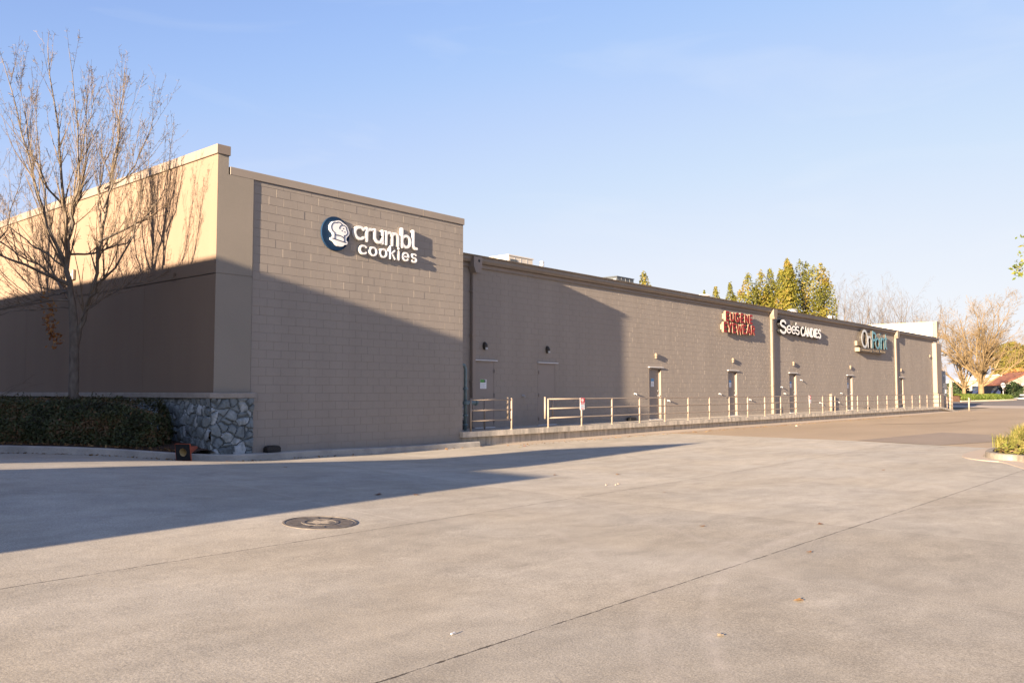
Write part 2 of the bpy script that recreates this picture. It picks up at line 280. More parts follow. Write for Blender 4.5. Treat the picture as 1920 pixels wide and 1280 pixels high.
# ------------------------------------------------------------------ mesh builder
class MB:
    def __init__(s): s.v = []; s.f = []; s.t = []
    def add(s, vs, fs, tint=None):
        o = len(s.v); s.v.extend([tuple(p) for p in vs]); s.f.extend([tuple(i + o for i in f) for f in fs])
        if tint is not None: s.t.extend([tint] * len(fs))
        return s
    def quad(s, a, b, c, d, tint=None): return s.add([a, b, c, d], [(0, 1, 2, 3)], tint)
    def box(s, x0, x1, y0, y1, z0, z1):
        return s.add([(x0, y0, z0), (x1, y0, z0), (x1, y1, z0), (x0, y1, z0), (x0, y0, z1), (x1, y0, z1), (x1, y1, z1), (x0, y1, z1)],
                     [(0, 3, 2, 1), (4, 5, 6, 7), (0, 1, 5, 4), (1, 2, 6, 5), (2, 3, 7, 6), (3, 0, 4, 7)])
    def cbox(s, x0, x1, y0, y1, z0, z1, c=0.01):
        """box with chamfered edges all round"""
        xs = (x0, x0 + c, x1 - c, x1); ys = (y0, y0 + c, y1 - c, y1); zs = (z0, z0 + c, z1 - c, z1)
        bv = {}; V = []
        def P(i, j, k):
            if (i, j, k) not in bv: bv[(i, j, k)] = len(V); V.append((xs[i], ys[j], zs[k]))
            return bv[(i, j, k)]
        F = []
        F.append([P(1,1,0),P(1,2,0),P(2,2,0),P(2,1,0)]); F.append([P(1,1,3),P(2,1,3),P(2,2,3),P(1,2,3)])
        F.append([P(1,0,1),P(2,0,1),P(2,0,2),P(1,0,2)]); F.append([P(1,3,1),P(1,3,2),P(2,3,2),P(2,3,1)])
        F.append([P(0,1,1),P(0,1,2),P(0,2,2),P(0,2,1)]); F.append([P(3,1,1),P(3,2,1),P(3,2,2),P(3,1,2)])
        for k, kk in ((1, 0), (2, 3)):
            F.append([P(1,0,k),P(2,0,k),P(2,1,kk),P(1,1,kk)]); F.append([P(1,3,k),P(2,3,k),P(2,2,kk),P(1,2,kk)])
            F.append([P(0,1,k),P(0,2,k),P(1,2,kk),P(1,1,kk)]); F.append([P(3,1,k),P(3,2,k),P(2,2,kk),P(2,1,kk)])
        for i, ii in ((1, 0), (2, 3)):
            for j, jj in ((1, 0), (2, 3)):
                F.append([P(i,jj,1),P(i,jj,2),P(ii,j,2),P(ii,j,1)])
                for k, kk in ((1, 0), (2, 3)): F.append([P(ii,j,k),P(i,jj,k),P(i,j,kk)])
        return s.add(V, F)
    def tube(s, pts, rad, n=8, caps=True):
        pts = [Vector(p) for p in pts]; m = len(pts)
        if not hasattr(rad, '__len__'): rad = [rad] * m
        vs = []; prev = None
        for i, p in enumerate(pts):
            d = (pts[min(i + 1, m - 1)] - pts[max(i - 1, 0)])
            if d.length < 1e-9: d = Vector((0, 0, 1))
            d.normalize()
            if prev is None:
                u = d.cross(Vector((0, 0, 1)) if abs(d.z) < .9 else Vector((1, 0, 0))).normalized()
            else:
                u = prev - d * prev.dot(d)
                u = u.normalized() if u.length > 1e-6 else d.orthogonal().normalized()
            prev = u; w = d.cross(u)
            for k in range(n):
                a = 2 * math.pi * k / n
                vs.append(p + (u * math.cos(a) + w * math.sin(a)) * rad[i])
        fs = [(i * n + k, i * n + (k + 1) % n, (i + 1) * n + (k + 1) % n, (i + 1) * n + k) for i in range(m - 1) for k in range(n)]
        if caps: fs.append(tuple(range(n - 1, -1, -1))); fs.append(tuple((m - 1) * n + k for k in range(n)))
        return s.add(vs, fs)
    def lathe(s, prof, org, axis=(0, 0, 1), n=20, caps=False):
        """prof = [(r, h)] about axis from org"""
        ax = Vector(axis).normalized(); u = ax.orthogonal().normalized(); w = ax.cross(u); org = Vector(org)
        vs = [org + ax * h + (u * math.cos(2 * math.pi * k / n) + w * math.sin(2 * math.pi * k / n)) * r for r, h in prof for k in range(n)]
        fs = [(i * n + k, i * n + (k + 1) % n, (i + 1) * n + (k + 1) % n, (i + 1) * n + k) for i in range(len(prof) - 1) for k in range(n)]
        if caps: fs.append(tuple(range(n - 1, -1, -1))); fs.append(tuple((len(prof) - 1) * n + k for k in range(n)))
        return s.add(vs, fs)
    def prism(s, poly, fn, d0, d1):
        """poly 2-D outline, fn(s,t,d)->xyz, extruded d0..d1"""
        n = len(poly)
        vs = [fn(a, b, d0) for a, b in poly] + [fn(a, b, d1) for a, b in poly]
        return s.add(vs, [tuple(range(n)), tuple(range(2 * n - 1, n - 1, -1))] + [(i, (i + 1) % n, n + (i + 1) % n, n + i) for i in range(n)])
    def leaf(s, p, size, nrm=None, tint=None, asp=1.7):
        n = Vector((random.gauss(0, 1), random.gauss(0, 1), random.gauss(0, 1))) if nrm is None else nrm + Vector((random.gauss(0, .55), random.gauss(0, .55), random.gauss(0, .55)))
        n.normalize(); u = n.orthogonal().normalized(); w = n.cross(u); a = random.uniform(0, 6.283)
        u, w = u * math.cos(a) + w * math.sin(a), w * math.cos(a) - u * math.sin(a)
        p = Vector(p); h = size * .5; l = h * asp
        s.add([p - w * l, p + u * h * .8 - w * l * .1 + n * h * .25, p + w * l, p - u * h * .8 - w * l * .1 + n * h * .25], [(0, 1, 2, 3)], random.random() if tint is None else max(0., min(1., tint)))

WL = {}      # world location of parents
def obj(name, mb, m, parent=None, loc=None, smooth=False):
    me = bpy.data.meshes.new(name)
    if parent is not None: org = Vector(WL[parent])
    elif loc is not None: org = Vector(loc)
    else:
        xs = [v[0] for v in mb.v]; ys = [v[1] for v in mb.v]; zs = [v[2] for v in mb.v]
        org = Vector(((min(xs) + max(xs)) / 2, (min(ys) + max(ys)) / 2, min(zs)))
    me.from_pydata([tuple(Vector(v) - org) for v in mb.v], [], mb.f)
    if mb.t and len(mb.t) == len(mb.f):
        a = me.attributes.new("tint", 'FLOAT', 'FACE'); a.data.foreach_set("value", mb.t)
    if smooth: me.polygons.foreach_set("use_smooth", [True] * len(me.polygons))
    me.materials.append(m); me.update()
    o = bpy.data.objects.new(name, me); COL.objects.link(o)
    if parent is not None: o.parent = parent; WL[o] = org
    else: o.location = org; WL[o] = org
    return o
def tag(o, label=None, cat=None, group=None, kind=None):
    if label: o['label'] = label
    if cat: o['category'] = cat
    if group: o['group'] = group
    if kind: o['kind'] = kind
    return o
def thing(name, label, cat, loc, group=None):
    o = bpy.data.objects.new(name, None); o.empty_display_size = .2; COL.objects.link(o)
    o.location = loc; WL[o] = Vector(loc)
    return tag(o, label, cat, group)
def dup(root, loc, label, rotz=0, scale=1):
    r = root.copy(); COL.objects.link(r); r.location = loc; r['label'] = label; r.rotation_euler = (0, 0, rotz); r.scale = (scale,) * 3
    for ch in root.children:
        c = ch.copy(); COL.objects.link(c); c.parent = r
        for g in ch.children:
            d = g.copy(); COL.objects.link(d); d.parent = c
    return r
def struct(name, mb, m, loc=(0, 0, 0), smooth=False): return tag(obj(name, mb, m, None, loc, smooth), kind='structure')

# ------------------------------------------------------------------ ground
def lerp_tab(t, x):
    if x <= t[0][0]: return t[0][1]
    for (a, b), (c, d) in zip(t, t[1:]):
        if x <= c: return b + (d - b) * (x - a) / (c - a)
    return t[-1][1]
KT = [(5.5, .004), (7.4, .008), (9, .016), (11, .034), (13, .05), (19, .05)]
def zg(x, y):
    e = 14 - x
    rise = 0.5 * (e + math.sqrt(e * e + 1.2))
    z = lerp_tab(KT, y) * rise
    z = z if z < .5 else .5 + (z - .5) * .25
    z -= .11 * math.exp(-(((x - 10.2) / 2.0) ** 2 + ((y - 17) / 1.3) ** 2))
    if x > 100: z += min(.5, .011 * (x - 100))
    return z
def sheet(name, m, us, vs, fn, dz):
    mb = MB(); nu, nv = len(us), len(vs)
    for u in us:
        for v in vs:
            x, y = fn(u, v); mb.v.append((x, y, zg(x, y) + dz))
    mb.f = [(i * nv + j, (i + 1) * nv + j, (i + 1) * nv + j + 1, i * nv + j + 1) for i in range(nu - 1) for j in range(nv - 1)]
    return struct(name, mb, m, smooth=True)
def lin(a, b, n): return [a + (b - a) * i / (n - 1) for i in range(n)]
gx = [-9000, -3000, -800, -200, -80] + lin(-40, 160, 101) + [200, 300, 500, 1000, 3000, 9000]
gy = [-9000, -3000, -800, -200, -80] + lin(-40, 60, 51) + [100, 200, 500, 1000, 3000, 9000]
sheet("ground", M['earth'], gx, gy, lambda u, v: (u, v), -0.05)
edge = [(-30, 24.0), (3.4, 27.0), (5.4, 27.4), (9.65, 28.5), (15, 28.9), (17.2, 29.0)]
ys = lin(-30, 22, 105)
sheet("concrete_apron", M['apron'], lin(0, 1, 121), ys, lambda u, v: (-30 + (lerp_tab(edge, v) + 30) * u, v), 0.0)
sheet("asphalt_lot", M['asphalt'], lin(0, 1, 60), lin(-30, 18.3, 40), lambda u, v: (lerp_tab(edge, v) - .25 + (96 - lerp_tab(edge, v)) * u, v), -0.004)
sheet("pavement_strip", M['strip'], lin(88, 99, 8), lin(-30, 40, 30), lambda u, v: (u + (v + 30) * .1, v), 0.004)
sheet("road", M['road'], lin(98, 190, 40), lin(-60, 40, 30), lambda u, v: (u + (v + 30) * .1 * (190 - u) / 92, v), 0.0)
def poly_sheet(name, pts, m, dz):
    mb = MB(); mb.add([(x, y, zg(x, y) + dz) for x, y in pts], [tuple(range(len(pts)))]); return struct(name, mb, m)
poly_sheet("asphalt_patch", [(28.75, 9.6), (36.6, 8.9), (35.5, 7.0), (34.4, 5.2), (32.2, 5.6), (27.75, 6.9)], M['patch'], 0.005)
poly_sheet("asphalt_patch", [(49, 6.6), (54, 7.4), (60, 4.2), (58, 2.6), (50, 4.4)], M['patch'], 0.005)
poly_sheet("asphalt_patch", [(43, 13.6), (52, 13.9), (55, 11.4), (47, 11.2)], M['asphalt'], 0.005)

# kerb in front of the planter and the tall block
def kerb_mesh(path, w, h, side=1, z_extra=0.0):
    mb = MB(); n = len(path); vs = []
    for i, (x, y) in enumerate(path):
        a = Vector(path[max(i - 1, 0)]); b = Vector(path[min(i + 1, n - 1)]); d = (b - a).normalized(); nrm = Vector((-d.y, d.x)) * side
        z = zg(x, y) + z_extra
        for (o, hh) in ((0, -.1), (.012, h - .02), (.04, h), (w, h), (w, -.1)):
            vs.append((x + nrm.x * o, y + nrm.y * o, z + hh))
    fs = [(i * 5 + k, (i + 1) * 5 + k, (i + 1) * 5 + k + 1, i * 5 + k + 1) for i in range(n - 1) for k in range(4)]
    fs += [(0, 1, 2, 3, 4), tuple((n - 1) * 5 + k for k in (4, 3, 2, 1, 0))]
    return mb.add(vs, fs)
def smooth_path(p, it=2):
    for _ in range(it):
        q = [p[0]]
        for a, b in zip(p, p[1:]):
            q += [(a[0] * .75 + b[0] * .25, a[1] * .75 + b[1] * .25), (a[0] * .25 + b[0] * .75, a[1] * .25 + b[1] * .75)]
        p = q + [p[-1]]
    return p
KP = smooth_path([(18.35, 16.95), (14, 16.9), (10.2, 16.82), (9.3, 16.85), (8.5, 17.4), (7.4, 18.3), (6.2, 19.0), (4.3, 19.7), (1.5, 20.4)])
struct("kerb", kerb_mesh(KP, .16, .15, -1), M['kerb'])
def kx(y):   # kerb x for y on the planter side
    q = [p for p in KP if p[0] < 9.4]
    for a, b in zip(q, q[1:]):
        if a[1] <= y <= b[1]: return a[0] + (b[0] - a[0]) * (y - a[1]) / (b[1] - a[1])
    return q[0][0] if y < q[0][1] else q[-1][0]
mb = MB()
xs_ = lin(9.6, 18.35, 24)
for x in xs_:
    yk = 16.95 + .1 if x > 10 else 17.0
    mb.v += [(x, yk, zg(x, 16.9) + .143), (x, 17.34, zg(x, 16.9) + .15)]
mb.f = [(2 * i, 2 * i + 2, 2 * i + 3, 2 * i + 1) for i in range(len(xs_) - 1)]
n0 = len(mb.v); e = xs_[-1]; z = zg(e, 16.9)
mb.add([(e, 17.05, z - .1), (e, 17.34, z - .1), (e, 17.34, z + .15), (e, 17.05, z + .143)], [(0, 1, 2, 3)])
struct("pavement_edge", mb, M['kerb'])
mb = MB(); ysr = lin(17.0, 30, 40)
for y in ysr:
    a = kx(y) + .12
    for t in lin(0, 1, 12):
        x = a + (9.93 - a) * t
        mb.v.append((x, y, zg(kx(y), min(y, 20)) + .11 + .08 * math.sin(t * 3.1) + .02 * mnoise.noise((x * 2, y * 2, 0))))
mb.f = [(i * 12 + k, (i + 1) * 12 + k, (i + 1) * 12 + k + 1, i * 12 + k + 1) for i in range(39) for k in range(11)]
struct("planter_soil", mb, M['soil'])

# ------------------------------------------------------------------ block walls
def sub_rects(r, holes):
    out = [r]
    for hx0, hx1, hz0, hz1 in holes:
        nx = []
        for x0, x1, z0, z1 in out:
            if hx1 <= x0 or hx0 >= x1 or hz1 <= z0 or hz0 >= z1: nx.append((x0, x1, z0, z1)); continue
            if hx0 > x0: nx.append((x0, hx0, z0, z1))
            if hx1 < x1: nx.append((hx1, x1, z0, z1))
            a, b = max(x0, hx0), min(x1, hx1)
            if hz0 > z0: nx.append((a, b, z0, hz0))
            if hz1 < z1: nx.append((a, b, hz1, z1))
        out = nx
    return out
def block_wall(x0, x1, z0, z1, y, holes, seed, depth=.005, first=0.0, sg=.0006, tg=.0003):
    rnd = random.Random(seed); mb = MB()
    j = .0016; z = z0; row = 0
    while z < z1 - .02:
        zt = min(z + .2032, z1); x = x0 - (.203 if row % 2 else 0) - first
        while x < x1:
            xa, xb = max(x, x0), min(x + .4064, x1)
            if xb - xa > .03:
                d = y - depth - max(-.0035, min(.0035, rnd.gauss(0, sg))); tl = rnd.gauss(0, tg)
                for (a, b, c, e) in sub_rects((xa + j, xb - j, z + .003, zt - .003), holes):
                    if b - a < .01 or e - c < .01: continue
                    mb.add([(a + .0045, d + tl, c + .0038), (b - .003, d - tl, c + .0038), (b - .003, d - tl, e - .002), (a + .0045, d + tl, e - .002),
                            (a, y, c), (b, y, c), (b, y, e), (a, y, e)],
                           [(0, 1, 2, 3), (4, 5, 1, 0), (5, 6, 2, 1), (6, 7, 3, 2), (7, 4, 0, 3)])
            x += .4064
        z = zt; row += 1
    for hx0, hx1, hz0, hz1 in holes:
        yb = y + .16
        for q in (((hx0, y, hz0), (hx0, yb, hz0), (hx0, yb, hz1), (hx0, y, hz1)), ((hx1, y, hz0), (hx1, y, hz1), (hx1, yb, hz1), (hx1, yb, hz0)), ((hx0, y, hz1), (hx0, yb, hz1), (hx1, yb, hz1), (hx1, y, hz1))):
            mb.quad(*q)
    return mb

YT, YL = 17.30, 18.60         # tall and low wall planes
XF = 9.95                     # sunny end wall plane
X1 = 17.95                    # right corner of the tall block
PZ = .44                      # walkway level
M['mortar'] = mat("dusty_painted_mortar", (0.250, 0.222, 0.197), 0.9, (0.268, 0.238, 0.212), 3.0)
def mortar(x0, x1, z0, z1, y, holes):
    mb = MB()
    for r in sub_rects((x0, x1, z0, z1), holes): mb.quad((r[0], y, r[2]), (r[1], y, r[2]), (r[1], y, r[3]), (r[0], y, r[3]))
    return mb
# ---- tall block
tall = thing("store_building", "tall tan and taupe store block with stone base at its sunny end", "building", (14, 22, 0))
obj("block_wall", block_wall(10.89, X1, -.05, 6.55, YT, [], 3), M['block'], tall)
obj("mortar", mortar(10.89, X1, -.05, 6.55, YT, []), M['mortar'], tall)
mb = MB(); mb.quad((X1, YT, -.05), (X1, 40, -.05), (X1, 40, 6.55), (X1, YT, 6.55)); mb.quad((10.3, 40, -.1), (10.3, 40, 6.5), (X1, 40, 6.5), (X1, 40, -.1))
obj("side_wall", mb, M['block'], tall)
mb = MB(); mb.quad((10.2, YT + .1, 6.45), (X1 - .05, YT + .1, 6.45), (X1 - .05, 40, 6.45), (10.2, 40, 6.45)); obj("roof", mb, M['roof'], tall)
mb = MB(); mb.cbox(10.26, X1 + .03, YT - .035, YT + .27, 6.56, 6.75, .008); mb.cbox(X1 - .24, X1 + .03, YT + .271, 40, 6.56, 6.75, .008)
for xx in (13.3, 16.3): mb.box(xx, xx + .012, YT - .037, YT - .03, 6.565, 6.74)
obj("coping", mb, M['frontcap'], tall)
# stucco end wall with score joint
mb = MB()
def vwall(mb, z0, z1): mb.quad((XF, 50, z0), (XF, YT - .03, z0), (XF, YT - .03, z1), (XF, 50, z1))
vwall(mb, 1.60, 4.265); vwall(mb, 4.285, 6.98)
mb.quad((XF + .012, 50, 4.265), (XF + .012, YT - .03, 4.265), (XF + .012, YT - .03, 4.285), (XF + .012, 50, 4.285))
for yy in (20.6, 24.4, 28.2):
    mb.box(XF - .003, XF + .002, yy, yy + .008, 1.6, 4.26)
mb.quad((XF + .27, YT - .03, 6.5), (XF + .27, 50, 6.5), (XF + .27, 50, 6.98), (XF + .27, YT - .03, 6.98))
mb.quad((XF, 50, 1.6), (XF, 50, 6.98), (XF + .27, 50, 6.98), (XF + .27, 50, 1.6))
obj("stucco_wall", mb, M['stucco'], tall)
mb = MB(); mb.box(XF + .012, XF + .03, YT, 50, 4.2, 4.35); obj("score_joint", mb, M['fascia'], tall)
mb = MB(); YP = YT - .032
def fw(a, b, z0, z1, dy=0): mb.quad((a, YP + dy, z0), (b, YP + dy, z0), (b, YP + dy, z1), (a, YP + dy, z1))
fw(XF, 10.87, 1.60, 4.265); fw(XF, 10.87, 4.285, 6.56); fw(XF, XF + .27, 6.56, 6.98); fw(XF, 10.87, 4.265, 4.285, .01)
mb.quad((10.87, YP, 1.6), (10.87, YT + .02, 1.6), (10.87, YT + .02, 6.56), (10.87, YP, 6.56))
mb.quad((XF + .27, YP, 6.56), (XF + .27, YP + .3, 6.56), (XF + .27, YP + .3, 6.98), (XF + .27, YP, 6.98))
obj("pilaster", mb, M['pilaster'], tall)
mb = MB(); mb.cbox(XF - .045, XF + .30, YP - .03, 50, 6.985, 7.20, .008); obj("coping", mb, M['coping'], tall)
# ledge
mb = MB(); mb.cbox(XF - .17, 10.96, YP - .13, YT - .005, 1.47, 1.595, .012); mb.cbox(XF - .17, XF - .002, YT - .004, 50, 1.47, 1.595, .012)
obj("ledge", mb, M['ledge'], tall)
# stone veneer: real relief from a cell pattern
def stone_patch(u0, u1, z0, z1, fn, seed, step=.022):
    rnd = random.Random(seed); cells = []; s = .225
    for i in range(-1, int((u1 - u0) / s) + 3):
        for k in range(-1, int((z1 - z0) / (s * .78)) + 3):
            cells.append((u0 + (i + .5 * (k % 2)) * s + rnd.uniform(-.12, .12), z0 + k * s * .78 + rnd.uniform(-.10, .10), rnd.random() ** 1.7, rnd.uniform(-.02, .02), rnd.gauss(0, .05), rnd.gauss(0, .05)))
    nu = int((u1 - u0) / step) + 1; nz = int((z1 - z0) / step) + 1; mb = MB(); tint = []
    for i in range(nu):
        for k in range(nz):
            u = u0 + (u1 - u0) * i / (nu - 1); z = z0 + (z1 - z0) * k / (nz - 1)
            wu = u + .035 * mnoise.noise((u * 5, z * 5, seed)); wz = z + .035 * mnoise.noise((u * 5, z * 5, seed + 9))
            ds = sorted(((wu - c[0]) ** 2 + (1.2 * (wz - c[1])) ** 2 - c[3] * .9, ci) for ci, c in enumerate(cells))[:2]
            d1, d2 = math.sqrt(max(0, ds[0][0] + .03)), math.sqrt(max(0, ds[1][0] + .03)); c = cells[ds[0][1]]; ed = min(1, (d2 - d1) / .034)
            h = (1 - (1 - ed) ** 2) * .05 + .02 * math.sqrt(max(0, 1 - min(1, d1 / .2) ** 2)) * ed + (c[3] + c[4] * (u - c[0]) * 2 + c[5] * (z - c[1]) * 2) * ed + .012 * mnoise.noise((u * 16, z * 16, 3)) * ed
            mb.v.append(fn(u, z, h)); tint.append(max(0., min(1., (.22 + .78 * c[2] + .38 * mnoise.noise((u * 9, z * 5, 5)) + .2 * mnoise.noise((u * 24, z * 18, 2))) if ed > .34 else .1)))
    mb.f = [(i * nz + k, (i + 1) * nz + k, (i + 1) * nz + k + 1, i * nz + k + 1) for i in range(nu - 1) for k in range(nz - 1)]
    mb.t = [tint[f[0]] for f in mb.f]
    return mb
m = leaf_mat("blue_grey_fieldstone", [(0.09, 0.105, 0.112), (0.155, 0.182, 0.195), (0.19, 0.218, 0.228), (0.235, 0.262, 0.268), (0.38, 0.41, 0.43)], 0.85, 0)
nt = m.node_tree; bb = nt.nodes["Principled BSDF"]; nz_ = nt.nodes.new("ShaderNodeTexNoise"); nz_.inputs["Scale"].default_value = 40; nz_.inputs["Detail"].default_value = 5
bp_ = nt.nodes.new("ShaderNodeBump"); bp_.inputs["Strength"].default_value = .6; bp_.inputs["Distance"].default_value = .012
tcn = nt.nodes.new("ShaderNodeTexCoord"); nt.links.new(tcn.outputs["Object"], nz_.inputs["Vector"]); nt.links.new(nz_.outputs["Fac"], bp_.inputs["Height"]); nt.links.new(bp_.outputs[0], bb.inputs["Normal"])
M['stone'] = m
mb = stone_patch(XF - .10, 10.90, .05, 1.468, lambda u, z, h: (u, YP - .05 - h, z), 11)
o2 = stone_patch(YP - .10, 21.6, .05, 1.468, lambda u, z, h: (XF - .06 - h, u, z), 23, .026)
mb.add(o2.v, o2.f); mb.t += o2.t
mb.add([(10.90, YP - .09, .05), (10.90, YT, .05), (10.90, YT, 1.468), (10.90, YP - .09, 1.468)], [(0, 1, 2, 3)], .3)
obj("stone_base", mb, M['stone'], tall)
mb = MB(); mb.cbox(XF - .10, XF - .004, 24.7, 24.95, 4.75, 5.05, .02); t = thing("wall_light", "brown box light high on the sunny end wall behind the tree", "light", (XF - .05, 24.8, 4.75))
obj("housing", mb, M['gutter'], t)
mb = MB(); mb.box(XF - .12, XF - .101, 24.72, 24.93, 4.77, 4.92); obj("lens", mb, M['lens'], t)

# ---- low building
DOORS = [19.78, 23.08, 30.45, 37.66, 45.0, 54.05, 64.85]
DW, DH = 1.04, 2.17
holes = [(x, x + DW, PZ - .02, PZ + DH) for x in DOORS]
XE = 74.2
low = thing("store_building", "long low taupe block building with gutter and rear doors", "building", (46, 28, 0))
obj("block_wall", block_wall(X1 + .0, XE, -.05, 5.72, YL, holes, 5, first=.1, depth=.0045, sg=.0005, tg=.0002), M['block'], low)
obj("mortar", mortar(X1, XE, -.05, 5.72, YL, holes), M['mortar'], low)
mb = MB(); mb.quad((X1 + .01, YL - .3, 5.98), (XE, YL - .3, 5.98), (XE, 40, 6.02), (X1 + .01, 40, 6.02)); obj("roof", mb, M['roof'], low)
mb = MB(); mb.box(XE, XE + .05, YL, 40, 0, 6.0); mb.box(X1 + .02, XE, 40, 40.1, 0, 6.0); obj("back_wall", mb, M['block'], low)
# fascia: lower band + gutter with lip, in lengths between the downspouts
mb = MB(); mb.box(X1 + .003, XE + 1.1, YL - .05, YL + .02, 5.635, 5.74); mb.box(X1 + .003, XE + 1.1, YL - .065, YL - .051, 5.625, 5.65); obj("fascia", mb, M['fascia'], low)
mb = MB()
gp = [(YL - .09, 5.745), (YL - .16, 5.76), (YL - .20, 5.84), (YL - .20, 5.93), (YL - .225, 5.945), (YL - .225, 5.985), (YL - .14, 5.99), (YL + .05, 5.99), (YL + .05, 5.745)]
segs = [X1 + .003, 27.0, 34.4, 42.4, 50.0, 57.0, 63.7, 70.0, XE + 1.15]
for a, b in zip(segs, segs[1:]):
    n = len(gp); mb.add([(a + .004, y, z) for y, z in gp] + [(b - .004, y, z) for y, z in gp], [tuple(range(n)), tuple(range(2 * n - 1, n - 1, -1))] + [(i, n + i, n + (i + 1) % n, (i + 1) % n) for i in range(n)])
obj("gutter", mb, M['gutter'], low)
for i, (xd, wd) in enumerate(((19.62, .15), (42.62, .22), (63.95, .24))):
    mb = MB(); mb.cbox(xd, xd + wd, YL - .135, YL - .012, PZ + (.55 if i else .02), 5.5, .015)
    if i: mb.cbox(xd - .03, xd + wd + .05, YL - .16, YL - .011, PZ, PZ + .56, .015)
    for zz in (1.9, 3.4, 4.8): mb.box(xd - .03, xd + wd + .03, YL - .145, YL - .011, zz, zz + .05)
    d = obj("downspout", mb, M['spout' if i else 'fascia'], low)
    mb = MB(); q = [(xd - .12, 5.93), (xd + wd + .12, 5.93), (xd + wd + .12, 5.62), (xd + wd + .02, 5.42), (xd - .02, 5.42), (xd - .12, 5.62)]
    mb.prism(q, lambda a, b, dd: (a, dd, b), YL - .29, YL - .03); hd = obj("conductor_head", mb, M['spout' if i else 'fascia'], d)
    if i == 0:
        mb = MB(); mb.prism([(xd + wd / 2 + .05 + .05 * math.cos(a), 5.8 + .05 * math.sin(a)) for a in lin(0, 5.5, 8)], lambda a, b, dd: (a, dd, b), YL - .2935, YL - .28); obj("overflow_hole", mb, M['black'], d)
mb = MB(); mb.cbox(XE - .25, XE + 1.2, YL - .32, YL + .3, 1.45, 5.5, .02); mb.cbox(XE - .30, XE + 1.3, YL - .40, YL + .3, .1, 1.44, .02); obj("pilaster", mb, M['frame'], low)
mb = MB(); mb.box(XE + .02, XE + .35, YL + .02, 44, 6.03, 7.08); mb.cbox(XE - .02, XE + .40, YL - .02, 44, 7.082, 7.2, .015); mb.box(XE, XE + .019, 28.0, 28.06, 6.05, 7.4)
obj("parapet", mb, M['roof'], low)
mb = MB()
cp = [(XE + .36, 5.9), (XE + .5, 5.9), (XE + .5, 6.3), (XE + .75, 6.6), (XE + .75, 6.75), (XE + 1.05, 6.95), (XE + 1.05, 7.08), (XE + 1.25, 7.14), (XE + 1.25, 7.3), (XE + .36, 7.3)]
mb.prism(cp, lambda a, b, dd: (a, dd, b), YL - .25, 44); obj("cornice", mb, M['cream'], low)

def frame_door(i, x):
    y = YL + (.0 if i < 2 else .105); x1 = x + DW; zt = PZ + DH
    mb = MB(); mb.box(x + .055, x1 - .055, y, y + .04, PZ + .012, zt - .055)
    d = obj("door", mb, M['door'], low)
    mb = MB(); mb.box(x + .002, x + .052, YL - .006, y + .06, PZ, zt - .002); mb.box(x1 - .052, x1 - .002, YL - .006, y + .06, PZ, zt - .002); mb.box(x + .053, x1 - .053, YL - .005, y + .06, zt - .052, zt - .002)
    obj("frame", mb, M['frame'] if i > 1 else M['door'], d)
    mb = MB(); mb.box(x - .03, x1 + .07, YL - .075, YL - .006, zt + .005, zt + .035); obj("drip_cap", mb, M['dripcap'], d)
    mb = MB(); mb.box(x + .02, x1 - .02, YL - .05, y + .03, PZ - .005, PZ + .02); obj("threshold", mb, M['dripcap'], d)
    hx = x1 - .052 if i == 0 else x + .03
    for zz in (PZ + .22, PZ + 1.05, PZ + 1.85):
        mb = MB(); mb.tube([(hx + .018, y - .022, zz - .06), (hx + .018, y - .022, zz + .06)], .016, 8); mb.box(hx, hx + .06, y - .012, y - .002, zz - .055, zz + .055)
        obj("hinge", mb, M['galv'] if i > 1 else M['door'], d)
    if i > 1:
        kx_ = x1 - .15; mb = MB(); mb.lathe([(0, -.11), (.028, -.105), (.034, -.08), (.02, -.05), (.012, -.04), (.03, -.004), (.035, 0)], (kx_, y, PZ + 1.0), (0, 1, 0), 14)
        mb.tube([(kx_, y - .07, PZ + 1.0), (kx_ - .12, y - .075, PZ + .995)], .014, 8)
        obj("handle", mb, M['galv'], d, smooth=True)
        mb = MB(); mb.lathe([(0, -.03), (.026, -.028), (.03, 0)], (kx_, y, PZ + 1.2), (0, 1, 0), 14); obj("deadbolt", mb, M['galv'], d, smooth=True)
for i, x in enumerate(DOORS): frame_door(i, x)

# door notices
def notice(x, z, w, h, label, head):
    y = YL + (-.003 if x < 23 else .102); t = thing("notice", label, "notice", (x, y, z - h / 2), "notices on the rear doors")
    mb = MB(); mb.box(x - w / 2, x + w / 2, y - .004, y - .0005, z - h / 2, z + h / 2); obj("sheet", mb, M['paper'], t)
    mb = MB(); mb.box(x - w / 2 + .004, x + w / 2 - (.1 if head == 'green_ink' else .004), y - .0065, y - .0042, z + h * .16, z + h / 2 - .004); obj("heading", mb, M[head], t)
    mb = MB()
    for q in range(4): mb.box(x - w / 2 + .03, x + w / 2 - random.uniform(.03, .12), y - .006, y - .0042, z - h * .42 + q * h * .13, z - h * .42 + q * h * .13 + h * .035)
    obj("printed_lines", mb, M['grey_ink'], t)
    if head == 'green_ink':
        mb = MB(); mb.box(x + w / 2 - .095, x + w / 2 - .045, y - .006, y - .0042, z + h * .18, z + h / 2 - .01); obj("dark_mark", mb, M['navyline'], t)
notice(DOORS[0] + .48, PZ + 1.42, .30, .30, "white notice with green heading on the shaded first door", 'green_ink')
for i, nm in ((2, "blue and white notice on the door beside the bait station at the shadow edge"), (3, "blue and white notice on the door below the red letters"), (4, "small pale notice on the door below the white script sign"), (5, "small pale notice on the door below the blue letter sign")):
    notice(DOORS[i] + .46, PZ + 1.55, .24, .34, nm, 'blue_ink')

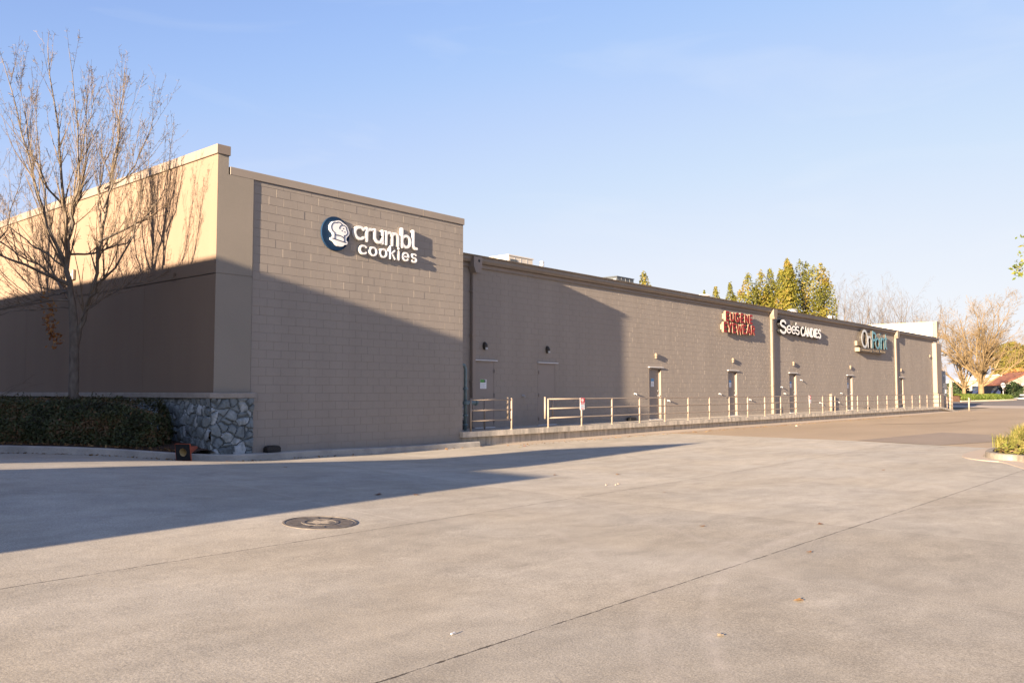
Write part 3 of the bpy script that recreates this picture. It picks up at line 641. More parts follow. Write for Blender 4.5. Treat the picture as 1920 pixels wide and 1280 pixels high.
# wall lights
def wall_light(dark):
    t = bpy.data.objects.new("wall_light", None); COL.objects.link(t); WL[t] = Vector((0, 0, 0)); t['category'] = "light"; t['group'] = "wall lights above the rear doors"
    if dark:
        mb = MB()
        for k in range(9):
            a = k / 8; zz = .13 - .26 * a; w = .085 * math.sqrt(max(.02, 1 - (2 * a - 1) ** 2 * .92)); dp = .05 + .06 * math.sin(a * math.pi)
            mb.v += [(-w, -.012, zz), (-w * .75, -dp, zz), (0, -dp * 1.2, zz), (w * .75, -dp, zz), (w, -.012, zz)]
        mb.f = [(i * 5 + k, i * 5 + k + 1, (i + 1) * 5 + k + 1, (i + 1) * 5 + k) for i in range(8) for k in range(4)] + [(0, 1, 2, 3, 4), (44, 43, 42, 41, 40)]
        obj("housing", mb, M['bronze'], t)
        mb = MB(); mb.prism([(-.05, -.05), (.05, -.05), (.035, -.118), (-.035, -.118)], lambda a, b, d: (a, d, b), -.128, -.09); obj("lens", mb, M['lens'], t)
    else:
        mb = MB(); mb.cbox(-.085, .085, -.125, -.012, -.05, .11, .03); obj("housing", mb, M['lamp'], t)
        mb = MB(); mb.cbox(-.07, .07, -.115, -.014, -.12, -.051, .02); obj("lens", mb, M['frame'], t)
    return t
lampD = wall_light(True); lampT = wall_light(False)
lampD.location = (20.3, YL, 3.10); lampD['label'] = "dark oval wall light above the shaded door nearest the tall block"
dup(lampD, (23.6, YL, 3.10), "dark oval wall light above the second shaded door")
lampT.location = (30.98, YL, 3.12); lampT['label'] = "tan wall light just right of the wide wall shadow"
for x, z, nm in ((38.15, 3.13, "tan wall light under the red letter sign"), (45.55, 3.15, "tan wall light under the white script sign"), (54.6, 3.15, "tan wall light under the blue and grey letter sign"), (65.25, 3.17, "tan wall light above the farthest rear door, right of the last downspout"), (73.0, 4.42, "small tan wall light high beside the end pilaster")):
    dup(lampT, (x, YL, z), nm)

# small wall fittings: hose taps and vents
def stub(x, z, nm, r=.045):
    mb = MB(); mb.lathe([(r, 0), (r, -.02), (r * .6, -.03), (r * .6, -.10), (0, -.11)], (x, YL - .004, z), (0, 1, 0), 12); mb.tube([(x, YL - .08, z), (x, YL - .12, z - .05)], .018, 8)
    tag(obj("wall_tap", mb, M['galv'], smooth=True), nm, "tap", "taps and pipe stubs on the low wall")
for x, z, nm in ((22.25, 1.47, "small pale pipe stub on shaded wall between the first two doors"), (29.35, 1.52, "small pipe stub just left of the third door"), (32.0, 1.22, "small pipe stub low right of the third door"), (36.75, 1.5, "small pipe stub left of the door under the red sign"),
                 (40.0, 1.2, "wall tap low right of the door under the red sign"), (43.9, 1.85, "wall tap beside the second downspout"), (44.3, 1.5, "small pipe stub between second downspout and its door"), (46.6, 2.25, "small round plate right of the door under the white sign"), (52.9, 1.5, "small pipe stub left of the door under the blue sign"), (49.4, .95, "small pipe stub low between two far doors"), (52.4, .95, "wall tap low left of the door under the blue sign")):
    stub(x, z, nm)
mb = MB(); mb.tube([(50.9, YL - .12, PZ), (50.9, YL - .12, 1.45)], .09, 12); tag(obj("bollard", mb, M['rail'], smooth=True), "tan bollard standing against the wall under the blue letter sign", "bollard")

# ------------------------------------------------------------------ raised walkway
mb = MB(); YE = 17.15
def wz(x): return PZ + (.0 if x < 70.5 else -(x - 70.5) * .085)
xs_ = lin(X1 - .12, 70.5, 30) + [75.5]
for a, b in zip(xs_, xs_[1:]):
    za, zb = wz(a), wz(b); g = .004
    for (y0, y1, t0, t1) in ((YE, YL + .05, -.16, 0), (YE + .16, YL + .04, -.9, -.161)):
        mb.add([(a + g, y0, za + t0), (b - g, y0, zb + t0), (b - g, y1, zb + t0), (a + g, y1, za + t0), (a + g, y0, za + t1), (b - g, y0, zb + t1), (b - g, y1, zb + t1), (a + g, y1, za + t1)],
               [(0, 3, 2, 1), (4, 5, 6, 7), (0, 1, 5, 4), (1, 2, 6, 5), (2, 3, 7, 6), (3, 0, 4, 7)])
M['walk'] = mat("stained_walkway_concrete", (0.27, 0.25, 0.215), 0.9, (0.56, 0.50, 0.42), 2.5, 0.5, 70, fine=0.15, stretch=(2.2, .6, .35), detail=6)
struct("raised_walkway", mb, M['walk'])
mb = MB()
for x, k in ((19.2, .02), (25, .6), (30, 1), (72, 1)): mb.v += [(x, 16.72, -.02), (x, 16.72, .035 * k), (x, 17.0, .055 * k), (x, 17.31, .07 * k)]
mb.f = [(i * 4 + k, (i + 1) * 4 + k, (i + 1) * 4 + k + 1, i * 4 + k + 1) for i in range(3) for k in range(3)]
struct("gutter_strip", mb, M['strip'])

# ------------------------------------------------------------------ railings
RR = .025
def rail_run(root, xs, ends, zt):
    yr = 17.22
    for x in xs:
        mb = MB(); mb.tube([(x, yr, wz(x) - .02), (x, yr, wz(x) + zt)], RR * 1.15, 10); mb.lathe([(.055, 0), (.055, .012), (0, .0125)], (x, yr, wz(x)), n=12); mb.lathe([(RR * 1.15, 0), (RR * .8, .015), (0, .02)], (x, yr, wz(x) + zt), n=10)
        obj("post", mb, M['rail'], root, smooth=True)
    for hz in (.93, .62, .31):
        pts = [(x, yr, wz(x) + hz) for x in ends]
        mb = MB(); mb.tube(pts, RR * .9, 8); obj("rail", mb, M['rail'], root, smooth=True)
    return yr
r1 = thing("railing", "short tan pipe railing beside the tall block corner", "railing", (19.1, 17.2, PZ), "pipe railings on the walkway")
rail_run(r1, [18.22, 20.07], [18.2, 20.07], .96)
def gate_leg(root, x, yb):
    mb = MB(); mb.tube([(x, yb, PZ + .28), (x, yb, PZ + .98)], RR * 1.3, 10); mb.lathe([(RR * 1.5, 0), (RR * .9, .02), (0, .025)], (x, yb, PZ + .98), n=10); obj("post", mb, M['rail'], root, smooth=True)
gate_leg(r1, 20.03, 17.34)
for hz in (.93, .62, .31):
    mb = MB(); mb.tube([(20.07, 17.22, PZ + hz), (20.03, 17.34, PZ + hz)], RR * .8, 8)
    obj("rail", mb, M['rail'], r1)
mb = MB(); mb.tube([(19.62, 17.95, PZ), (19.62, 17.95, PZ + .98)], RR * 1.15, 10); obj("post", mb, M['rail'], r1, smooth=True)
r2 = thing("railing", "long tan pipe railing running along the walkway to the far end", "railing", (46, 17.2, PZ), "pipe railings on the walkway")
PX = [21.92 + 1.866 * i for i in range(0, 28)]
rail_run(r2, PX, [21.92 + 1.866 * i for i in range(27)] + [70.6, 73.9], .93)
gate_leg(r2, 21.93, 17.36)
mb = MB(); mb.tube([(22.9, 17.8, PZ + .22), (22.9, 17.8, PZ + .97)], RR * 1.15, 10); obj("post", mb, M['rail'], r2, smooth=True)
# small parking signs on the railing
def rail_sign(x, nm):
    y = 17.19; t = thing("parking_sign", nm, "sign", (x, y, PZ + .58), "small signs on the long railing"); s = .13
    mb = MB(); mb.box(x - s, x + s, y - .008, y, PZ + .55, PZ + .96); obj("plate", mb, M['paper'], t)
    mb = MB(); mb.box(x - s + .004, x + s - .004, y - .0105, y - .0085, PZ + .80, PZ + .956); mb.box(x - s + .02, x + s - .02, y - .0105, y - .0085, PZ + .745, PZ + .782); mb.box(x - s + .03, x + s - .05, y - .0105, y - .0085, PZ + .575, PZ + .60)
    obj("red_marks", mb, M['red_ink'], t)
    mb = MB(); mb.lathe([(.055, 0), (.055, -.0025), (.038, -.0025), (.038, 0)], (x, y - .0108, PZ + .878), (0, 1, 0), 20); mb.box(x - .014, x - .002, y - .013, y - .011, PZ + .853, PZ + .903); mb.lathe([(.018, 0), (.018, -.002), (.008, -.002)], (x + .006, y - .011, PZ + .888), (0, 1, 0), 12)
    obj("emblem", mb, M['paper'], t)
    mb = MB()
    for q in range(3): mb.box(x - s + .03, x + s - .03 - .03 * (q % 2), y - .0105, y - .0085, PZ + .63 + q * .035, PZ + .648 + q * .035)
    obj("printed_lines", mb, M['grey_ink'], t)
rail_sign(PX[1], "red and white parking sign on the railing near its open end")
rail_sign(PX[12], "small red and white parking sign farther along the railing under the script sign")

# ------------------------------------------------------------------ letter signs (stroke lettering)
def arc(cx, cy, rx, ry, a0, a1, n=14): return [(cx + rx * math.cos(R_(a0 + (a1 - a0) * i / n)), cy + ry * math.sin(R_(a0 + (a1 - a0) * i / n))) for i in range(n + 1)]
GL = {   # width, strokes (x-height 1, lower case; capitals height 1)
 'c': (.92, [arc(.5, .5, .44, .44, 45, 315)]), 'r': (.62, [[(.1, 0), (.1, .95)], [(.1, .5)] + arc(.42, .52, .32, .40, 175, 72, 8)]),
 'u': (.95, [[(.1, .95), (.1, .42)] + arc(.46, .42, .36, .38, 180, 360, 12) + [(.82, .95)], [(.82, .6), (.82, .02)]]),
 'm': (1.42, [[(.1, 0), (.1, .95)], [(.1, .55)] + arc(.38, .6, .28, .34, 180, 0, 10) + [(.66, 0)], [(.66, .55)] + arc(.94, .6, .28, .34, 180, 0, 10) + [(1.22, 0)]]),
 'b': (.98, [[(.1, 0), (.1, 1.42)], arc(.5, .47, .40, .45, 0, 360, 22)]), 'l': (.52, [[(.12, 1.42), (.12, .30)] + arc(.40, .28, .28, .25, 180, 285, 8)]),
 'o': (1.0, [arc(.5, .47, .41, .45, 0, 360, 24)]), 'k': (.85, [[(.1, 0), (.1, 1.38)], [(.1, .45), (.68, .95)], [(.32, .60), (.72, 0)]]), 'i': (.28, [[(.1, 0), (.1, .92)], [(.1, 1.26), (.1, 1.30)]]),
 'e': (.95, [[(.1, .47), (.86, .47)] + arc(.48, .47, .39, .44, 8, 318, 18)]), 's': (.78, [arc(.40, .69, .29, .23, 35, 250, 11) + arc(.40, .24, .30, .24, 70, -150, 11)]),
 'n': (.95, [[(.1, 0), (.1, .95)], [(.1, .5)] + arc(.46, .55, .36, .38, 180, 0, 12) + [(.82, 0)]]), 't': (.55, [[(.25, 1.25), (.25, .22)] + arc(.42, .22, .17, .17, 180, 280, 6), [(.02, .92), (.5, .92)]]),
 'E': (.62, [[(.1, 0), (.1, 1)], [(.1, .94), (.58, .94)], [(.1, .5), (.52, .5)], [(.1, .06), (.58, .06)]]), 'U': (.74, [[(.1, 1), (.1, .34)] + arc(.37, .34, .27, .29, 180, 360, 10) + [(.64, 1)]]),
 'G': (.78, [arc(.42, .5, .34, .45, 45, 330, 16) + [(.74, .42), (.46, .42)]]), 'N': (.76, [[(.1, 0), (.1, 1)], [(.1, .97), (.66, .03)], [(.66, 0), (.66, 1)]]),
 'Y': (.72, [[(.03, 1), (.36, .5), (.69, 1)], [(.36, .52), (.36, 0)]]), 'W': (1.02, [[(.03, 1), (.26, .03), (.51, .8), (.76, .03), (.99, 1)]]), 'A': (.78, [[(.04, 0), (.39, .97), (.74, 0)], [(.18, .30), (.6, .30)]]),
 'R': (.74, [[(.1, 0), (.1, 1)], [(.1, .94), (.36, .94)] + arc(.38, .71, .25, .23, 90, -90, 8) + [(.1, .48)], [(.36, .48), (.66, 0)]]),
 'C': (.76, [arc(.42, .5, .34, .45, 48, 312, 14)]), 'D': (.78, [[(.1, 0), (.1, 1)], [(.1, .94)] + arc(.32, .5, .36, .44, 90, -90, 12) + [(.1, .06)]]), 'I': (.30, [[(.13, 0), (.13, 1)]]),
 'S': (.74, [arc(.38, .73, .27, .22, 20, 255, 11) + arc(.36, .26, .29, .24, 75, -160, 11)]),
 'O': (.9, [arc(.45, .5, .38, .5, 0, 360, 26)]), 'P': (.72, [[(.1, 0), (.1, 1)], [(.1, .94), (.32, .94)] + arc(.34, .71, .28, .23, 90, -90, 8) + [(.1, .48)]]), "'": (.26, [[(.14, 1.35), (.10, 1.1)]]),
}
def stroke(mb, pts, w, fn, d0, d1, rnd=True):
    """flat ribbon of width w along pts, extruded from d0 (front) to d1 (back)"""
    closed = (abs(pts[0][0] - pts[-1][0]) + abs(pts[0][1] - pts[-1][1])) < 1e-6 and len(pts) > 4
    P = [Vector(p) for p in pts]
    if closed: P = P[:-1]
    n = len(P); Lf = []; Rt = []
    for i in range(n):
        a = P[i - 1] if (i > 0 or closed) else P[i]; b = P[(i + 1) % n] if (i < n - 1 or closed) else P[i]
        t1 = (P[i] - a); t2 = (b - P[i])
        if t1.length < 1e-9: t1 = t2
        if t2.length < 1e-9: t2 = t1
        t1 = t1.normalized(); t2 = t2.normalized(); t = (t1 + t2); t = t.normalized() if t.length > .1 else t1
        k = 1 / max(.5, t.dot(t1)); nn = Vector((-t.y, t.x)) * (w / 2 * min(k, 1.6)); Lf.append(P[i] + nn); Rt.append(P[i] - nn)
    if closed:
        vs = [fn(*p, d0) for p in Lf] + [fn(*p, d0) for p in Rt] + [fn(*p, d1) for p in Lf] + [fn(*p, d1) for p in Rt]
        fs = []
        for i in range(n):
            j = (i + 1) % n; fs += [(i, j, n + j, n + i), (i, 2 * n + i, 2 * n + j, j), (n + i, n + j, 3 * n + j, 3 * n + i)]
        mb.add(vs, fs)
    else:
        out = list(Lf)
        if rnd:
            t = (P[-1] - P[-2]).normalized(); a0 = math.atan2(t.y, t.x)
            out += [P[-1] + Vector((math.cos(a0 + math.pi / 2 - math.pi * q / 6), math.sin(a0 + math.pi / 2 - math.pi * q / 6))) * w / 2 for q in range(1, 6)]
        out += Rt[::-1]
        if rnd:
            t = (P[0] - P[1]).normalized(); a0 = math.atan2(t.y, t.x)
            out += [P[0] + Vector((math.cos(a0 + math.pi / 2 - math.pi * q / 6), math.sin(a0 + math.pi / 2 - math.pi * q / 6))) * w / 2 for q in range(1, 6)]
        N = len(out); vs = [fn(*p, d0) for p in out] + [fn(*p, d1) for p in out]
        # front as strip quads + cap fans, sides all round
        fs = []
        c1 = 5 if rnd else 0
        for i in range(n - 1): fs.append((i, i + 1, N - 1 - (c1 if rnd else 0) - (i + 1), N - 1 - (c1 if rnd else 0) - i))
        if rnd:
            fs.append(tuple(range(n - 1, n + 6))); fs.append(tuple([N - 1 - c1] + list(range(N - c1, N)) + [0]))
        fs += [(i, N + i, N + (i + 1) % N, (i + 1) % N) for i in range(N)]
        mb.add(vs, fs)
def letters(root, text, x0, x1, z0, xh, w, yfront, depth, body, face, fw, rnd=True, yscale=1.0, track=0.0, skew=0.0, wx=0.0):
    tot = sum(GL[ch][0] if ch != ' ' else .45 for ch in text) + track * (len(text) - 1)
    sx = (x1 - x0) / tot; x = x0
    for ch in text:
        if ch == ' ': x += .45 * sx + track * sx; continue
        wd, st = GL[ch]
        if not isinstance(body, (list,)): bm_, fm_ = body, face
        mb = MB(); mf = MB()
        for q, s in enumerate(st):
            pts = [(x + a * sx + skew * b * xh, z0 + b * xh * yscale) for a, b in s]
            stroke(mb, pts, w, lambda a, b, d: (a, d, b), yfront + q * .0015, yfront + depth, rnd)
            if fm_ is not None: stroke(mf, pts, fw, lambda a, b, d: (a, d, b), yfront - .006 + q * .0012, yfront + .001, rnd)
        lt = obj("letter", mb, bm_, root)
        if fm_ is not None: obj("face", mf, fm_, lt)
        x += (wd + track) * sx

# crumbl cookies: white channel letters and navy roundel
sg = thing("shop_sign", "white letter shop sign with navy round emblem on the tall block wall", "sign", (14.6, YT - .06, 5.2), "channel letter signs on the back walls")
yf = YT - .115
letters(sg, "crumbl", 13.80, 16.02, 5.57, .345, .078, yf + .02, .08, M['white_edge'], M['white'], .064, track=.10)
letters(sg, "cookies", 13.97, 16.0, 5.20, .235, .05, yf + .01, .09, M['white_edge'], M['white'], .036, track=.28)
cx, cz, cr = 13.23, 5.62, .435
mb = MB(); mb.lathe([(0, 0), (cr - .006, 0), (cr, .006), (cr, .05)], (cx, YT - .062, cz), (0, 1, 0), 56); obj("roundel", mb, M['navy'], sg)
def E8(x, y): return (cx + (x - 590) / 415 * .43, cz - (y - 620) / 520 * .43)
out8 = [(640, 210), (700, 225), (740, 250), (800, 290), (850, 310), (885, 345), (920, 400), (932, 460), (958, 500), (962, 550), (940, 630), (870, 700), (865, 800), (905, 825), (912, 870), (895, 915), (850, 930), (815, 930), (780, 985), (700, 1015), (600, 1000), (540, 945), (500, 890), (440, 860), (405, 835), (400, 790), (425, 765), (478, 755), (480, 640), (400, 580), (372, 520), (365, 440), (385, 370), (430, 300), (490, 258), (560, 245), (600, 218)]
pl = smooth_path([E8(*p) for p in out8] + [E8(*out8[0])], 2)[:-1]
mb = MB(); n = len(pl); mb.prism(pl, lambda a, b, d: (a, d, b), YT - .125, YT - .064); hat = obj("hat_emblem", mb, M['white'], sg)
mb = MB()
for q, ln in enumerate(([(515, 610), (440, 560), (408, 470), (420, 380), (470, 310), (530, 290), (560, 300), (600, 268), (660, 268), (710, 300), (735, 335)],
           [(650, 460), (660, 400), (700, 350), (760, 335), (830, 355), (865, 400), (862, 450), (885, 490), (905, 530), (895, 590), (850, 640), (800, 655)],
           [(512, 610), (512, 800)], [(800, 650), (800, 860)], [(512, 680), (620, 668), (720, 690), (795, 735)], [(450, 795), (640, 830), (855, 865)])):
    stroke(mb, smooth_path([E8(*p) for p in ln], 1), .021, lambda a, b, d: (a, d, b), YT - .1285 - q * .0008, YT - .1245)
for p in ((770, 440), (730, 512), (815, 540)):
    mb.lathe([(0, 0), (.016, 0), (.016, .003)], (E8(*p)[0], YT - .1285, E8(*p)[1]), (0, 1, 0), 10)
obj("line_work", mb, M['navyline'], hat)

# red capitals
sg = thing("shop_sign", "red capital letter sign in two rows on the low wall", "sign", (38.6, YL - .1, 4.4), "channel letter signs on the back walls")
mb = MB(); mb.cbox(37.16, 40.1, YL - .10, YL - .004, 5.08, 5.34, .006); obj("raceway", mb, M['cream'], sg)
mb = MB(); mb.cbox(36.95, 40.3, YL - .10, YL - .004, 4.56, 4.82, .006); obj("raceway", mb, M['cream'], sg)
letters(sg, "EUGENE", 37.12, 40.1, 5.0, .43, .106, YL - .21, .105, M['cream'], M['red'], .098, rnd=False, track=.16)
letters(sg, "EYEWEAR", 36.9, 40.35, 4.45, .45, .106, YL - .21, .105, M['cream'], M['red'], .098, rnd=False, track=.13)
# white script + capitals
sg = thing("shop_sign", "white letter sign with script first word beside the second downspout", "sign", (46, YL - .1, 4.7), "channel letter signs on the back walls")
yf = YL - .21
letters(sg, "S", 43.45, 44.35, 4.74, .70, .17, yf, .17, M['black'], M['white'], .125, skew=-.05)
letters(sg, "ee", 44.3, 45.6, 4.78, .44, .12, yf, .17, M['black'], M['white'], .085, skew=.12)
letters(sg, "'", 45.5, 45.75, 4.77, .46, .12, yf, .17, M['black'], M['white'], .09)
letters(sg, "s", 45.55, 46.1, 4.77, .46, .12, yf, .17, M['black'], M['white'], .085)
letters(sg, "CANDIES", 46.3, 49.3, 4.72, .50, .135, yf, .17, M['black'], M['white'], .112, rnd=False, track=.04)
# blue and grey
sg = thing("shop_sign", "grey and blue letter sign over a dark strip near the last downspout", "sign", (58, YL - .1, 4.2), "channel letter signs on the back walls")
yf = YL - .30
mb = MB(); mb.cbox(55.65, 60.0, YL - .16, YL - .004, 4.56, 4.86, .008); obj("raceway", mb, M['cream'], sg)
letters(sg, "O", 56.05, 57.35, 4.50, 1.06, .19, yf, .14, M['bronze'], M['greyface'], .155)
letters(sg, "n", 57.3, 58.15, 4.52, .74, .16, yf, .14, M['bronze'], M['greyface'], .125)
letters(sg, "P", 58.2, 59.1, 4.52, 1.06, .17, yf, .14, M['bronze'], M['blueface'], .135)
letters(sg, "o", 58.85, 59.75, 4.50, .72, .15, yf, .14, M['bronze'], M['blueface'], .12)
letters(sg, "i", 59.75, 60.0, 4.52, .74, .15, yf, .14, M['bronze'], M['blueface'], .12)
letters(sg, "n", 60.05, 60.85, 4.52, .74, .15, yf, .14, M['bronze'], M['blueface'], .12)
letters(sg, "t", 60.85, 61.35, 4.52, .78, .15, yf, .14, M['bronze'], M['blueface'], .12)
mb = MB(); mb.cbox(55.65, 61.0, YL - .30, YL - .004, 4.18, 4.44, .008); st_ = obj("strip_cabinet", mb, M['cream'], sg)
mb = MB(); mb.box(55.75, 60.95, YL - .306, YL - .3, 4.2, 4.42); obj("strip_face", mb, M['bronze'], st_)
cu = bpy.data.curves.new("strip_text", 'FONT'); cu.body = "Community Credit Union"; cu.size = .25; cu.extrude = .004; cu.space_character = 1.75
to = bpy.data.objects.new("strip_text", cu); COL.objects.link(to)
dg = bpy.context.evaluated_depsgraph_get(); me = bpy.data.meshes.new_from_object(to.evaluated_get(dg)); bpy.data.objects.remove(to)
to = bpy.data.objects.new("strip_text", me); COL.objects.link(to); to.parent = st_
me.materials.clear(); me.materials.append(M['cream'])
wd = max(v.co.x for v in me.vertices)
to.rotation_euler = (R_(90), 0, 0); to.scale = (5.0 / wd, 1, 1)
to.location = Vector((55.85, YL - .312, 4.24)) - WL[st_]

# ------------------------------------------------------------------ roof equipment
def rtu(name, label, x0, x1, y0, y1, z0, z1, body, side):
    t = thing(name, label, "air conditioner", ((x0 + x1) / 2, (y0 + y1) / 2, z0), "rooftop air conditioners")
    mb = MB(); mb.cbox(x0, x1, y0, y1, z0, z1, .02); mb.cbox(x0 - .03, x1 + .03, y0 - .03, y1 + .03, z1 + .001, z1 + .05, .01); obj("casing", mb, M[body], t)
    mb = MB(); mb.box(x0 + .10, x0 + .55, y0 - .012, y0 - .001, z0 + .15, z1 - .12); obj("louvre", mb, M['rtu_dark'], t)
    mb = MB()
    for k in range(1, 4): mb.box(x0 + (x1 - x0) * k / 4 - .006, x0 + (x1 - x0) * k / 4 + .006, y0 - .008, y0 - .001, z0 + .05, z1 - .03)
    mb.box(x0 - .008, x0 - .001, y0 + .08, y1 - .08, z0 + .1, z1 - .1); obj("panel_seams", mb, M['galv'], t)
rtu("rooftop_unit", "pale boxy air conditioner on the roof near the tall block", 25.45, 27.0, 22, 23.1, 6.0, 7.06, 'rtu', 'galv')
rtu("rooftop_unit", "low dark air conditioner on the middle of the roof edge", 36.3, 37.9, 24, 25.3, 6.0, 7.5, 'rtu_dark', 'galv')
def vent(x, y, z1, r, label, kind):
    mb = MB(); mb.tube([(x, y, 6.0), (x, y, z1 - .12)], r * .6, 12)
    mb.lathe([(r * .6, 0), (r, .02), (r, .09), (r * .7, .10), (r * .7, .14), (r * 1.05, .15), (r * .8, .22), (0, .26)], (x, y, z1 - .26), n=16)
    tag(obj("roof_vent", mb, M['galv' if kind else 'roof'], smooth=False), label, "vent", "vents on the low roof")
vent(27.6, 22, 7.12, .10, "slim capped flue right of the pale rooftop unit", 1)
vent(41.7, 22, 6.92, .42, "squat pale roof vent left of the first columnar trees", 0)
vent(51.5, 21, 6.78, .32, "round metal roof vent in front of the yellow green trees", 1)
vent(56.6, 20.5, 6.68, .14, "thin pale roof pipe right of the round metal vent", 0)
vent(34.2, 25, 7.0, .25, "small grey roof vent left of the dark rooftop unit", 1)

# ------------------------------------------------------------------ pipes by the corner
t = thing("standpipe", "teal pipe riser with valve squeezed into the corner by the tall block", "pipe", (18.35, 17.6, PZ))
mb = MB(); mb.tube([(18.2, 17.7, 2.36), (18.3, 17.7, 2.42), (18.43, 17.7, 2.41), (18.49, 17.7, 2.3), (18.49, 17.7, PZ)], .05, 12); obj("riser", mb, M['tealpipe'], t, smooth=True)
mb = MB(); mb.tube([(18.49, 17.7, 1.28), (18.85, 17.62, 1.28)], .06, 12); mb.lathe([(.11, -.05), (.11, .05)], (18.49, 17.7, 1.28), (0, 0, 1), 14, True); mb.lathe([(.09, 0), (.09, .05)], (18.85, 17.62, 1.28), (1, -.1, 0), 14, True); obj("valve", mb, M['tealpipe'], t)
mb = MB()
for zz in (.62, .9, 1.7): mb.lathe([(.075, -.03), (.085, 0), (.075, .03)], (18.49, 17.7, zz), (0, 0, 1), 12, True)
obj("coupling", mb, M['tealpipe'], t)
mb = MB(); mb.tube([(18.62, 18.0, PZ), (18.62, 18.0, PZ + .62), (18.75, 18.0, PZ + .7)], .035, 10); mb.lathe([(.07, 0), (.07, .03)], (18.62, 17.94, PZ + .45), (0, 1, 0), 12, True); obj("hose_tap", mb, M['galv'], t)

# ------------------------------------------------------------------ small things on the ground
def bait(x, y, z, w, d, h, label):
    t = thing("bait_station", label, "bait box", (x, y, z), "black bait stations")
    prof = [(-w / 2, .0), (-w / 2, h * .62), (-w / 2 + .03, h * .88), (-w * .1, h), (w * .06, h * .94), (w * .2, h), (w / 2 - .03, h * .9), (w / 2, h * .6), (w / 2, 0)]
    mb = MB(); mb.prism(prof, lambda a, b, dd: (x + a, y + dd, z + b), -d / 2, d / 2); obj("casing", mb, M['black'], t)
    mb = MB(); mb.box(x - w / 2 - .004, x + w / 2 + .004, y - d / 2 - .005, y + d / 2 + .005, z + h * .5, z + h * .56); obj("lid_seam", mb, M['bronze'], t)
bait(11.42, 17.17, zg(11.4, 16.9) + .155, .36, .17, .15, "black bait box on the kerb against the tall block wall")
bait(28.9, 18.45, PZ, .42, .2, .15, "black bait box on the walkway at the edge of the wall shadow")
bait(57.4, 18.45, PZ, .4, .2, .13, "small black bait box on the walkway near the last downspout")
bait(18.95, 18.4, PZ, .3, .2, .3, "black box in the shaded corner behind the short railing")
# fallen cone
ax = Vector((.86, .42, .16)).normalized(); ux = Vector((ax.y, -ax.x, 0)).normalized(); uz = ux.cross(ax).normalized()
if uz.z < 0: uz = -uz
co = Vector((8.92, 16.62, zg(8.92, 16.62) + .175))
t = thing("traffic_cone", "fallen traffic cone with its square black base facing out, by the kerb corner", "traffic cone", tuple(co - Vector((0, 0, .175))))
def C3(a, b, d): return co + ux * a + uz * b + ax * d
mb = MB(); s = .172; ring = [(.085 * math.cos(q * math.pi / 12), .085 * math.sin(q * math.pi / 12)) for q in range(24)]
sq = []
for q in range(24):
    c_, s_ = math.cos(q * math.pi / 12), math.sin(q * math.pi / 12); k = s / max(abs(c_), abs(s_)); sq.append((c_ * k, s_ * k))
vs = [C3(a, b, 0) for a, b in sq] + [C3(a, b, 0) for a, b in ring] + [C3(a, b, .03) for a, b in sq] + [C3(a, b, .03) for a, b in ring]
mb.add(vs, [f for q in range(24) for f in ((q, (q + 1) % 24, 24 + (q + 1) % 24, 24 + q), (48 + q, 72 + q, 72 + (q + 1) % 24, 48 + (q + 1) % 24), (24 + q, 24 + (q + 1) % 24, 72 + (q + 1) % 24, 72 + q))])
for d_ in (Vector((1, 1)), Vector((1, -1)), Vector((-1, 1)), Vector((-1, -1))):
    d_ = d_.normalized(); mb.add([C3(d_.x * .11 - d_.y * .006, d_.y * .11 + d_.x * .006, -.004), C3(d_.x * .11 + d_.y * .006, d_.y * .11 - d_.x * .006, -.004), C3(d_.x * .21 + d_.y * .006, d_.y * .21 - d_.x * .006, -.004), C3(d_.x * .21 - d_.y * .006, d_.y * .21 + d_.x * .006, -.004)], [(0, 1, 2, 3)])
bs = obj("base", mb, M['black'], t)
mb = MB()
s2 = s + .004
for (a0, b0, a1, b1) in ((-s2, s2 - .003, s2, s2 + .002), (-s2, -s2 - .002, s2, -s2 + .003), (-s2 - .002, -s2, -s2 + .003, s2), (s2 - .003, -s2, s2 + .002, s2)):
    mb.prism([(a0, b0), (a1, b0), (a1, b1), (a0, b1)], lambda a, b, d: tuple(C3(a, b, d)), -.004, .03)
obj("rim", mb, M['orange'], bs)
mb = MB(); mb.lathe([(.125, .03), (.118, .05), (.03, .46), (.025, .46)], co, ax, 24); obj("cone_body", mb, M['orange'], t, smooth=True)
mb = MB(); mb.lathe([(.084, .001), (.080, .05), (.02, .44), (0, .44)], co, ax, 24); obj("inside", mb, M['cone_in'], t, smooth=True)
# manhole
mx_, my_ = 6.12, 8.2; mz_ = zg(mx_, my_)
t = thing("manhole_cover", "round iron manhole cover set in the concrete", "manhole cover", (mx_, my_, mz_))
def conform(mb): mb.v = [(v[0], v[1], v[2] + zg(v[0], v[1]) - mz_) for v in mb.v]
mb = MB(); mb.lathe([(.43, -.01), (.43, .006), (.405, .008), (.402, -.004)], (mx_, my_, mz_), n=48); conform(mb); obj("frame", mb, M['iron'], t)
mb = MB(); mb.lathe([(0, .004), (.175, .004), (.18, .010), (.215, .010), (.22, .004), (.385, .005), (.392, .001), (.395, -.01)], (mx_, my_, mz_), n=48)
for k in range(12):
    a = k * math.pi / 6; c_, s_ = math.cos(a), math.sin(a)
    mb.add([(mx_ + c_ * .24 - s_ * .01, my_ + s_ * .24 + c_ * .01, mz_ + .010), (mx_ + c_ * .24 + s_ * .01, my_ + s_ * .24 - c_ * .01, mz_ + .010), (mx_ + c_ * .36 + s_ * .01, my_ + s_ * .36 - c_ * .01, mz_ + .010), (mx_ + c_ * .36 - s_ * .01, my_ + s_ * .36 + c_ * .01, mz_ + .010)], [(0, 1, 2, 3)])
conform(mb); obj("lid", mb, M['iron'], t)
